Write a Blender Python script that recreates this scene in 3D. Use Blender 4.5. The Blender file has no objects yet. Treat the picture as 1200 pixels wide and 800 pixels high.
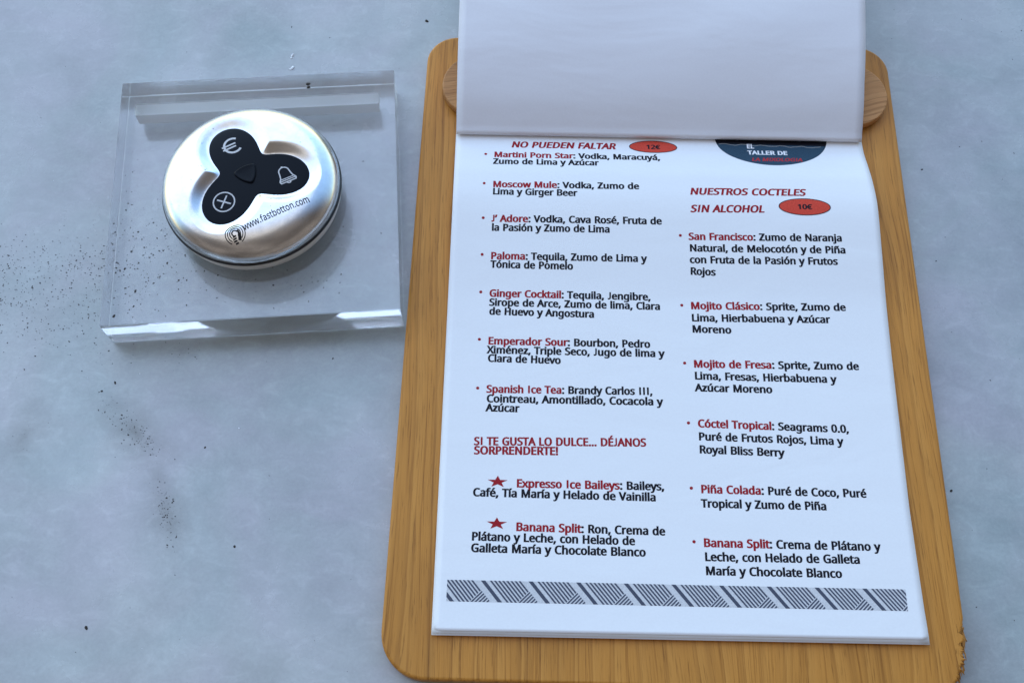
import bpy, bmesh, math, random
import numpy as np
from mathutils import Vector, Matrix
from mathutils.geometry import delaunay_2d_cdt

S = bpy.context.scene
COL = S.collection
MM = 0.001
random.seed(7)

# ------------------------------------------------------------------ camera
cam_data = bpy.data.cameras.new("camera")
cam_data.lens = 37.5
cam_data.sensor_width = 36.0
cam_data.clip_start = 0.01
cam_data.clip_end = 50.0
cam = bpy.data.objects.new("camera", cam_data)
COL.objects.link(cam)
TILT, ROLL = math.radians(23.2672), math.radians(0.7523)
r0 = Vector((1, 0, 0)); u0 = Vector((0, math.cos(TILT), math.sin(TILT)))
f0 = Vector((0, math.sin(TILT), -math.cos(TILT)))
cr = math.cos(ROLL) * r0 + math.sin(ROLL) * u0
cu = -math.sin(ROLL) * r0 + math.cos(ROLL) * u0
M = Matrix((cr, cu, -f0)).transposed().to_4x4()
M.translation = Vector((0, 0, 0.335))
cam.matrix_world = M
S.camera = cam

# ------------------------------------------------------------------ sky and sun (open shade, light from the far side)
SUN_EL, SUN_AZ = 52.0, -38.0          # azimuth: degrees from +Y towards +X
world = bpy.data.worlds.new("World")
S.world = world
world.use_nodes = True
wn, wl = world.node_tree.nodes, world.node_tree.links
bg = wn["Background"]
sky = wn.new("ShaderNodeTexSky")
sky.sky_type = 'NISHITA'
sky.sun_disc = False
sky.sun_elevation = math.radians(SUN_EL)
sky.sun_rotation = math.radians(SUN_AZ)
sky.air_density = 2.0
sky.dust_density = 0.1
sky.ozone_density = 6.0
# the table stands under a brown awning: overhead and behind the viewer the sky is covered
tc = wn.new("ShaderNodeTexCoord")
sep = wn.new("ShaderNodeSeparateXYZ")
wl.new(tc.outputs["Generated"], sep.inputs[0])
south = wn.new("ShaderNodeMath"); south.operation = 'MULTIPLY_ADD'
south.inputs[1].default_value = -1.0
wl.new(sep.outputs["Y"], south.inputs[0])
xm = wn.new("ShaderNodeMath"); xm.operation = 'MULTIPLY'; xm.inputs[1].default_value = 0.18
wl.new(sep.outputs["X"], xm.inputs[0])
wl.new(xm.outputs[0], south.inputs[2])
ramp = wn.new("ShaderNodeValToRGB")
ramp.color_ramp.interpolation = 'EASE'
ramp.color_ramp.elements[0].position = 0.36
ramp.color_ramp.elements[0].color = (0, 0, 0, 1)
ramp.color_ramp.elements[1].position = 0.56
ramp.color_ramp.elements[1].color = (1, 1, 1, 1)
half = wn.new("ShaderNodeMath"); half.operation = 'MULTIPLY_ADD'
half.inputs[1].default_value = 0.5; half.inputs[2].default_value = 0.5
wl.new(south.outputs[0], half.inputs[0])
wl.new(half.outputs[0], ramp.inputs[0])
hn = wn.new("ShaderNodeTexNoise"); hn.inputs["Scale"].default_value = 2.2; hn.inputs["Detail"].default_value = 3
wl.new(tc.outputs["Generated"], hn.inputs["Vector"])
hr = wn.new("ShaderNodeValToRGB")
hr.color_ramp.elements[0].position = 0.38; hr.color_ramp.elements[0].color = (0.36, 0.31, 0.28, 1)
hr.color_ramp.elements[1].position = 0.62; hr.color_ramp.elements[1].color = (0.95, 0.83, 0.76, 1)
wl.new(hn.outputs["Fac"], hr.inputs[0])
mix = wn.new("ShaderNodeMix"); mix.data_type = 'RGBA'
wl.new(ramp.outputs["Color"], mix.inputs["Factor"])
wl.new(sky.outputs["Color"], mix.inputs[6])
wl.new(hr.outputs["Color"], mix.inputs[7])
wl.new(mix.outputs[2], bg.inputs["Color"])
bg.inputs["Strength"].default_value = 0.15

sun_data = bpy.data.lights.new("sun", 'SUN')
sun_data.energy = 0.5
sun_data.angle = math.radians(90)
sun_data.color = (1.0, 0.975, 0.94)
sun = bpy.data.objects.new("sun", sun_data)
COL.objects.link(sun)
el, az = math.radians(SUN_EL), math.radians(SUN_AZ)
sdir = Vector((math.sin(az) * math.cos(el), math.cos(az) * math.cos(el), math.sin(el)))
sun.rotation_euler = sdir.to_track_quat('Z', 'Y').to_euler()

S.view_settings.view_transform = 'Standard'
S.view_settings.look = 'None'
S.view_settings.exposure = 0.95
S.view_settings.gamma = 1.0
S.cycles.use_denoising = True
S.cycles.max_bounces = 26
S.cycles.transmission_bounces = 20
S.cycles.glossy_bounces = 18
S.cycles.caustics_refractive = True
S.cycles.caustics_reflective = True
S.cycles.blur_glossy = 0.3

# ------------------------------------------------------------------ small helpers
def tag(o, label=None, cat=None, group=None, kind=None):
    if label: o["label"] = label
    if cat: o["category"] = cat
    if group: o["group"] = group
    if kind: o["kind"] = kind
    return o

def thing(name, label, cat, loc=(0, 0, 0), rotz=0.0):
    o = bpy.data.objects.new(name, None)
    o.empty_display_size = 0.01
    COL.objects.link(o)
    o.location = loc
    o.rotation_euler = (0, 0, rotz)
    return tag(o, label, cat)

def obj(name, verts, faces, mat, parent=None, smooth=False, mats=None, midx=None):
    """one mesh object; verts in millimetres"""
    me = bpy.data.meshes.new(name)
    me.from_pydata([(x * MM, y * MM, z * MM) for x, y, z in verts], [], faces)
    for m in (mats or [mat]):
        me.materials.append(m)
    if midx:
        me.polygons.foreach_set("material_index", midx)
    if smooth:
        me.polygons.foreach_set("use_smooth", [True] * len(me.polygons))
    me.update()
    o = bpy.data.objects.new(name, me)
    COL.objects.link(o)
    if parent: o.parent = parent
    return o

def fix_normals(o):
    bm = bmesh.new(); bm.from_mesh(o.data)
    bmesh.ops.recalc_face_normals(bm, faces=bm.faces)
    bm.to_mesh(o.data); bm.free()
    return o

def pch(xs, ys, x):
    """monotone cubic through (xs, ys)"""
    n = len(xs)
    if x <= xs[0]: return ys[0]
    if x >= xs[-1]: return ys[-1]
    d = [(ys[i + 1] - ys[i]) / (xs[i + 1] - xs[i]) for i in range(n - 1)]
    m = [d[0]] + [0 if d[i - 1] * d[i] <= 0 else 2 * d[i - 1] * d[i] / (d[i - 1] + d[i]) for i in range(1, n - 1)] + [d[-1]]
    i = max(k for k in range(n - 1) if xs[k] <= x)
    H = xs[i + 1] - xs[i]; t = (x - xs[i]) / H
    return ((2 * t**3 - 3 * t * t + 1) * ys[i] + (t**3 - 2 * t * t + t) * H * m[i]
            + (-2 * t**3 + 3 * t * t) * ys[i + 1] + (t**3 - t * t) * H * m[i + 1])

def lerp(xs, ys, x):
    if x <= xs[0]: return ys[0]
    for i in range(len(xs) - 1):
        if x <= xs[i + 1]:
            return ys[i] + (ys[i + 1] - ys[i]) * (x - xs[i]) / (xs[i + 1] - xs[i])
    return ys[-1]

# ------------------------------------------------------------------ materials
def new_mat(name):
    m = bpy.data.materials.new(name)
    m.use_nodes = True
    nt = m.node_tree
    return m, nt.nodes, nt.links, nt.nodes["Principled BSDF"]

def simple(name, col, rough=0.5, metal=0.0, spec=0.5):
    m, n, l, b = new_mat(name)
    b.inputs["Base Color"].default_value = (*col, 1)
    b.inputs["Roughness"].default_value = rough
    b.inputs["Metallic"].default_value = metal
    b.inputs["Specular IOR Level"].default_value = spec
    return m

def node(n, t, **kw):
    x = n.new(t)
    for k, v in kw.items():
        if k in x.inputs.keys(): x.inputs[k].default_value = v
        else: setattr(x, k, v)
    return x

def ramp_node(n, stops):
    r = n.new("ShaderNodeValToRGB")
    e = r.color_ramp.elements
    while len(e) < len(stops): e.new(0.5)
    for k, (p, c) in zip(e, stops):
        k.position = p
        k.color = (*c, 1) if len(c) == 3 else c
    return r

def mixc(n, l, fac, a, b, blend='MIX'):
    x = n.new("ShaderNodeMix"); x.data_type = 'RGBA'; x.blend_type = blend
    for sock, v in ((x.inputs["Factor"], fac), (x.inputs[6], a), (x.inputs[7], b)):
        if isinstance(v, (int, float)): sock.default_value = v
        elif isinstance(v, tuple): sock.default_value = (*v, 1)
        else: l.new(v, sock)
    return x.outputs[2]

def objcoord(n, l, scale=(1, 1, 1), loc=(0, 0, 0), rot=(0, 0, 0)):
    tc = n.new("ShaderNodeTexCoord"); mp = n.new("ShaderNodeMapping")
    mp.inputs["Scale"].default_value = scale
    mp.inputs["Location"].default_value = loc
    mp.inputs["Rotation"].default_value = rot
    l.new(tc.outputs["Object"], mp.inputs["Vector"])
    return mp.outputs["Vector"]

def marble():
    m, n, l, b = new_mat("marble")
    v = objcoord(n, l)
    big = node(n, "ShaderNodeTexNoise", Scale=7.0, Detail=5.0, Roughness=0.55, Distortion=0.6)
    l.new(v, big.inputs["Vector"])
    r1 = ramp_node(n, [(0.30, (0.305, 0.328, 0.325)), (0.50, (0.365, 0.386, 0.386)), (0.70, (0.425, 0.44, 0.432))])
    l.new(big.outputs["Fac"], r1.inputs[0])
    mid = node(n, "ShaderNodeTexNoise", Scale=34.0, Detail=6.0, Roughness=0.6, Distortion=0.3)
    l.new(v, mid.inputs["Vector"])
    r2 = ramp_node(n, [(0.32, (0.40, 0.405, 0.40)), (0.5, (0.5, 0.5, 0.5)), (0.68, (0.585, 0.58, 0.58))])
    l.new(mid.outputs["Fac"], r2.inputs[0])
    c = mixc(n, l, 0.7, r1.outputs[0], r2.outputs[0], 'OVERLAY')
    wisp = node(n, "ShaderNodeTexNoise", Scale=120.0, Detail=4.0, Roughness=0.6, Distortion=1.2)
    l.new(objcoord(n, l, (1, 1.5, 1), (7, 2, 0), (0, 0, 0.5)), wisp.inputs["Vector"])
    rw = ramp_node(n, [(0.35, (0.465, 0.465, 0.465)), (0.55, (0.5, 0.5, 0.5)), (0.75, (0.585, 0.585, 0.585))])
    l.new(wisp.outputs["Fac"], rw.inputs[0])
    c = mixc(n, l, 0.8, c, rw.outputs[0], 'OVERLAY')
    # violet-grey veins, very faint
    vn = node(n, "ShaderNodeTexNoise", Scale=11.0, Detail=4.0, Roughness=0.5, Distortion=1.6)
    l.new(objcoord(n, l, loc=(3.1, 1.2, 0), rot=(0, 0, 0.6), scale=(1, 1.8, 1)), vn.inputs["Vector"])
    rv = ramp_node(n, [(0.44, (0, 0, 0)), (0.50, (0.13, 0.13, 0.13)), (0.56, (0, 0, 0))])
    l.new(vn.outputs["Fac"], rv.inputs[0])
    c = mixc(n, l, rv.outputs[0], c, (0.36, 0.34, 0.37))
    # faint lavender and greenish clouds
    hue = node(n, "ShaderNodeTexNoise", Scale=16.0, Detail=3.0, Roughness=0.5, Distortion=0.8)
    l.new(objcoord(n, l, loc=(9, 4, 0)), hue.inputs["Vector"])
    rh = ramp_node(n, [(0.34, (0.94, 1.01, 1.0)), (0.5, (1, 1, 1)), (0.66, (1.06, 0.99, 1.04))])
    l.new(hue.outputs["Fac"], rh.inputs[0])
    c = mixc(n, l, 1.0, c, rh.outputs[0], 'MULTIPLY')
    # sugar-fine crystalline grain
    fine = node(n, "ShaderNodeTexNoise", Scale=900.0, Detail=3.0, Roughness=0.7)
    l.new(v, fine.inputs["Vector"])
    r3 = ramp_node(n, [(0.3, (0.44, 0.44, 0.44)), (0.7, (0.56, 0.56, 0.56))])
    l.new(fine.outputs["Fac"], r3.inputs[0])
    c = mixc(n, l, 0.45, c, r3.outputs[0], 'OVERLAY')
    # grime rubbed into the stone: soft smudges with their own shape
    tc = n.new("ShaderNodeTexCoord")
    nz = node(n, "ShaderNodeTexNoise", Scale=120.0, Detail=5.0, Roughness=0.65)
    l.new(tc.outputs["Object"], nz.inputs["Vector"])
    for (x, y, rx, ry, ang, amt) in STAINS:
        mp = n.new("ShaderNodeMapping"); mp.vector_type = 'TEXTURE'
        mp.inputs["Location"].default_value = (x * MM, y * MM, 0)
        mp.inputs["Rotation"].default_value = (0, 0, math.radians(ang))
        mp.inputs["Scale"].default_value = (rx * MM, ry * MM, 1)
        l.new(tc.outputs["Object"], mp.inputs["Vector"])
        ln = n.new("ShaderNodeVectorMath"); ln.operation = 'LENGTH'
        l.new(mp.outputs[0], ln.inputs[0])
        ad = node(n, "ShaderNodeMath", operation='MULTIPLY_ADD'); ad.inputs[1].default_value = 1.4
        l.new(nz.outputs["Fac"], ad.inputs[0]); l.new(ln.outputs["Value"], ad.inputs[2])
        rr = ramp_node(n, [(0.30, (amt, amt, amt)), (0.55, (amt * 0.45,) * 3), (0.95, (0, 0, 0))])
        sc = node(n, "ShaderNodeMath", operation='MULTIPLY'); sc.inputs[1].default_value = 0.5
        l.new(ad.outputs[0], sc.inputs[0]); l.new(sc.outputs[0], rr.inputs[0])
        c = mixc(n, l, rr.outputs[0], c, (0.13, 0.125, 0.11))
    l.new(c, b.inputs["Base Color"])
    ro = ramp_node(n, [(0.3, (0.20,) * 3), (0.7, (0.30,) * 3)])
    l.new(mid.outputs["Fac"], ro.inputs[0]); l.new(ro.outputs[0], b.inputs["Roughness"])
    b.inputs["Specular IOR Level"].default_value = 0.9
    bp = node(n, "ShaderNodeBump", Strength=0.12, Distance=0.0002)
    l.new(fine.outputs["Fac"], bp.inputs["Height"]); l.new(bp.outputs[0], b.inputs["Normal"])
    return m

STAINS = [(-124, 110, 20, 8.5, -38, 0.75), (-110, 84, 15, 6, -68, 0.7), (-160, 108, 13, 7, 70, 0.5),
          (-126, 55, 8, 5, 60, 0.20), (-112, 138, 7, 4, 20, 0.25), (-168, 150, 26, 14, -10, 0.12)]

def wood(name, dark, midc, light, seed=0.0, pale=1.0, across='X', rough=0.42):
    """grain runs along Y (object space, metres) unless across is 'Y'"""
    m, n, l, b = new_mat(name)
    rot = (0, 0, 0) if across == 'X' else (0, 0, math.pi / 2)
    warp = node(n, "ShaderNodeTexNoise", Scale=1.0, Detail=2.0, Roughness=0.5)
    l.new(objcoord(n, l, (22, 5, 22), (seed, seed * 1.7, 0), rot), warp.inputs["Vector"])
    base = objcoord(n, l, (1, 1, 1), (0, 0, 0), rot)
    wv = n.new("ShaderNodeVectorMath"); wv.operation = 'MULTIPLY_ADD'
    l.new(warp.outputs["Color"], wv.inputs[0])
    wv.inputs[1].default_value = (0.024, 0, 0); l.new(base, wv.inputs[2])
    def stretched(sx, sy, det, ro, off):
        mp = n.new("ShaderNodeMapping"); mp.inputs["Scale"].default_value = (sx, sy, sx)
        mp.inputs["Location"].default_value = (off, off * 0.7, off)
        l.new(wv.outputs[0], mp.inputs["Vector"])
        t = node(n, "ShaderNodeTexNoise", Scale=1.0, Detail=det, Roughness=ro)
        l.new(mp.outputs[0], t.inputs["Vector"])
        return t.outputs["Fac"]
    fig = stretched(150, 4.0, 5, 0.6, 4.0 + seed)
    wave = n.new("ShaderNodeTexWave"); wave.wave_type = 'BANDS'; wave.bands_direction = 'X'; wave.wave_profile = 'SAW'
    wave.inputs["Scale"].default_value = 46.0; wave.inputs["Distortion"].default_value = 1.4
    wave.inputs["Detail"].default_value = 3.0; wave.inputs["Detail Scale"].default_value = 1.5
    mw = n.new("ShaderNodeMapping"); mw.inputs["Scale"].default_value = (1, 0.12, 1); mw.inputs["Location"].default_value = (seed, 0, 0)
    l.new(wv.outputs[0], mw.inputs["Vector"]); l.new(mw.outputs[0], wave.inputs["Vector"])
    rw = ramp_node(n, [(0.0, light), (0.45, midc), (0.80, midc), (0.97, dark), (1.0, midc)])
    l.new(wave.outputs["Fac"], rw.inputs[0])
    rf = ramp_node(n, [(0.30, dark), (0.45, midc), (0.60, midc), (0.74, light)])
    l.new(fig, rf.inputs[0])
    ringcol = mixc(n, l, 0.45, rf.outputs[0], rw.outputs[0])
    pores = stretched(2400, 90, 3, 0.6, 9.0 + seed)
    r2 = ramp_node(n, [(0.30, (0.45, 0.40, 0.34)), (0.42, (0.92, 0.91, 0.89)), (0.62, (1, 1, 1)), (0.8, (1.08, 1.07, 1.05))])
    l.new(pores, r2.inputs[0])
    c = mixc(n, l, 0.75, ringcol, r2.outputs[0], 'MULTIPLY')
    streak = stretched(1100, 16, 3, 0.6, 17.0 + seed)
    r3 = ramp_node(n, [(0.33, (0.62, 0.56, 0.47)), (0.46, (1, 1, 1)), (1.0, (1, 1, 1))])
    l.new(streak, r3.inputs[0])
    c = mixc(n, l, 0.7, c, r3.outputs[0], 'MULTIPLY')
    blot = node(n, "ShaderNodeTexNoise", Scale=26.0, Detail=3.0, Roughness=0.5)
    l.new(objcoord(n, l, (1, 0.5, 1), (seed, 5, 0), rot), blot.inputs["Vector"])
    r4 = ramp_node(n, [(0.3, (0.84, 0.82, 0.80)), (0.7, (1.10, 1.09, 1.07))])
    l.new(blot.outputs["Fac"], r4.inputs[0])
    c = mixc(n, l, 1.0, c, r4.outputs[0], 'MULTIPLY')
    l.new(c, b.inputs["Base Color"])
    b.inputs["Roughness"].default_value = rough
    b.inputs["Specular IOR Level"].default_value = 0.22
    bp = node(n, "ShaderNodeBump", Strength=0.25, Distance=0.0003)
    l.new(pores, bp.inputs["Height"]); l.new(bp.outputs[0], b.inputs["Normal"])
    return m

def paper(name, col=(0.86, 0.865, 0.875), bump=0.05):
    m, n, l, b = new_mat(name)
    v = objcoord(n, l)
    t = node(n, "ShaderNodeTexNoise", Scale=1300.0, Detail=3.0, Roughness=0.7)
    l.new(v, t.inputs["Vector"])
    r = ramp_node(n, [(0.3, tuple(x * 0.965 for x in col)), (0.7, col)])
    l.new(t.outputs["Fac"], r.inputs[0]); l.new(r.outputs[0], b.inputs["Base Color"])
    b.inputs["Roughness"].default_value = 0.55
    b.inputs["Specular IOR Level"].default_value = 0.3
    w = node(n, "ShaderNodeTexNoise", Scale=30.0, Detail=3.0, Roughness=0.5, Distortion=0.5)
    l.new(objcoord(n, l, (0.6, 1.4, 1)), w.inputs["Vector"])
    bp0 = node(n, "ShaderNodeBump", Strength=bump * 9, Distance=0.0008)
    l.new(w.outputs["Fac"], bp0.inputs["Height"])
    bp = node(n, "ShaderNodeBump", Strength=bump, Distance=0.0001)
    l.new(t.outputs["Fac"], bp.inputs["Height"])
    l.new(bp0.outputs[0], bp.inputs["Normal"])
    l.new(bp.outputs[0], b.inputs["Normal"])
    return m

def acrylic(name, rough, clear=1.0):
    m, n, l, b = new_mat(name)
    b.inputs["Base Color"].default_value = (1, 1, 1, 1)
    b.inputs["Transmission Weight"].default_value = clear
    b.inputs["IOR"].default_value = 1.46
    b.inputs["Roughness"].default_value = rough
    return m

def steel():
    m, n, l, b = new_mat("satin_steel")
    b.inputs["Metallic"].default_value = 1.0
    v = objcoord(n, l)
    t = node(n, "ShaderNodeTexNoise", Scale=260.0, Detail=4.0, Roughness=0.65)
    l.new(v, t.inputs["Vector"])
    c = ramp_node(n, [(0.3, (0.66, 0.66, 0.66)), (0.6, (0.76, 0.76, 0.755))])
    l.new(t.outputs["Fac"], c.inputs[0]); l.new(c.outputs[0], b.inputs["Base Color"])
    r = ramp_node(n, [(0.3, (0.24,) * 3), (0.7, (0.17,) * 3)])
    l.new(t.outputs["Fac"], r.inputs[0]); l.new(r.outputs[0], b.inputs["Roughness"])
    f = node(n, "ShaderNodeTexNoise", Scale=2600.0, Detail=2.0)
    l.new(v, f.inputs["Vector"])
    bp = node(n, "ShaderNodeBump", Strength=0.06, Distance=0.0001)
    l.new(f.outputs["Fac"], bp.inputs["Height"]); l.new(bp.outputs[0], b.inputs["Normal"])
    return m

def ink(name, col, rough=0.5):
    m, n, l, b = new_mat(name)
    t = node(n, "ShaderNodeTexNoise", Scale=2600.0, Detail=2.0)
    l.new(objcoord(n, l), t.inputs["Vector"])
    r = ramp_node(n, [(0.35, col), (0.75, tuple(min(1, x * 1.25 + 0.004) for x in col))])
    l.new(t.outputs["Fac"], r.inputs[0]); l.new(r.outputs[0], b.inputs["Base Color"])
    b.inputs["Roughness"].default_value = rough
    b.inputs["Specular IOR Level"].default_value = 0.15
    return m

MAT_MARBLE = marble()
MAT_BOARD = wood("oiled_ash_wood", (0.36, 0.150, 0.028), (0.58, 0.252, 0.046), (0.68, 0.320, 0.070), seed=2.3)
MAT_BAR = wood("beech_wood", (0.46, 0.215, 0.075), (0.55, 0.275, 0.105), (0.61, 0.32, 0.13), seed=6.1, across='Y', rough=0.5)
MAT_TORN = wood("torn_wood", (0.15, 0.06, 0.015), (0.36, 0.16, 0.035), (0.62, 0.33, 0.10), seed=8.8, rough=0.8)
MAT_PAPER = paper("coated_paper")
MAT_PAPER_B = paper("menu_paper", (0.80, 0.80, 0.80), 0.05)
MAT_PAPER_C = paper("thin_paper", (0.79, 0.78, 0.81), 0.10)
MAT_ACRYLIC = acrylic("clear_acrylic", 0.012, 0.972)
MAT_ACRYLIC_EDGE = acrylic("sawn_acrylic", 0.04)
MAT_ACRYLIC_SLOT = acrylic("milled_acrylic", 0.5, 0.55)
MAT_STEEL = steel()
MAT_RING = simple("black_rubber", (0.012, 0.012, 0.013), 0.45)
MAT_BASE = simple("grey_plastic", (0.74, 0.72, 0.68), 0.28)
MAT_PAD = simple("black_membrane", (0.003, 0.005, 0.009), 0.34, spec=0.09)
MAT_SYMBOL = ink("pale_grey_ink", (0.52, 0.52, 0.53), 0.4)
MAT_INK = ink("black_ink", (0.005, 0.005, 0.010))
MAT_RED = ink("red_ink", (0.30, 0.008, 0.014))
MAT_RED_B = ink("bright_red_ink", (0.58, 0.055, 0.03))
MAT_RED_D = ink("dark_red_ink", (0.38, 0.022, 0.03))
MAT_NAVY = ink("navy_ink", (0.020, 0.052, 0.085))
MAT_SLATE = ink("slate_ink", (0.062, 0.072, 0.105))
MAT_HATCH = ink("light_grey_ink", (0.56, 0.565, 0.58))
MAT_WHITE = ink("white_ink", (0.74, 0.74, 0.76))
MAT_CHALK = ink("grey_chalk_ink", (0.24, 0.25, 0.25))
MAT_ENGRAVE = ink("engraved_black", (0.01, 0.009, 0.009))
MAT_DIRT = simple("dirt", (0.035, 0.03, 0.027), 0.9)
MAT_FLECK = simple("pale_fleck", (0.8, 0.82, 0.85), 0.8)

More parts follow.
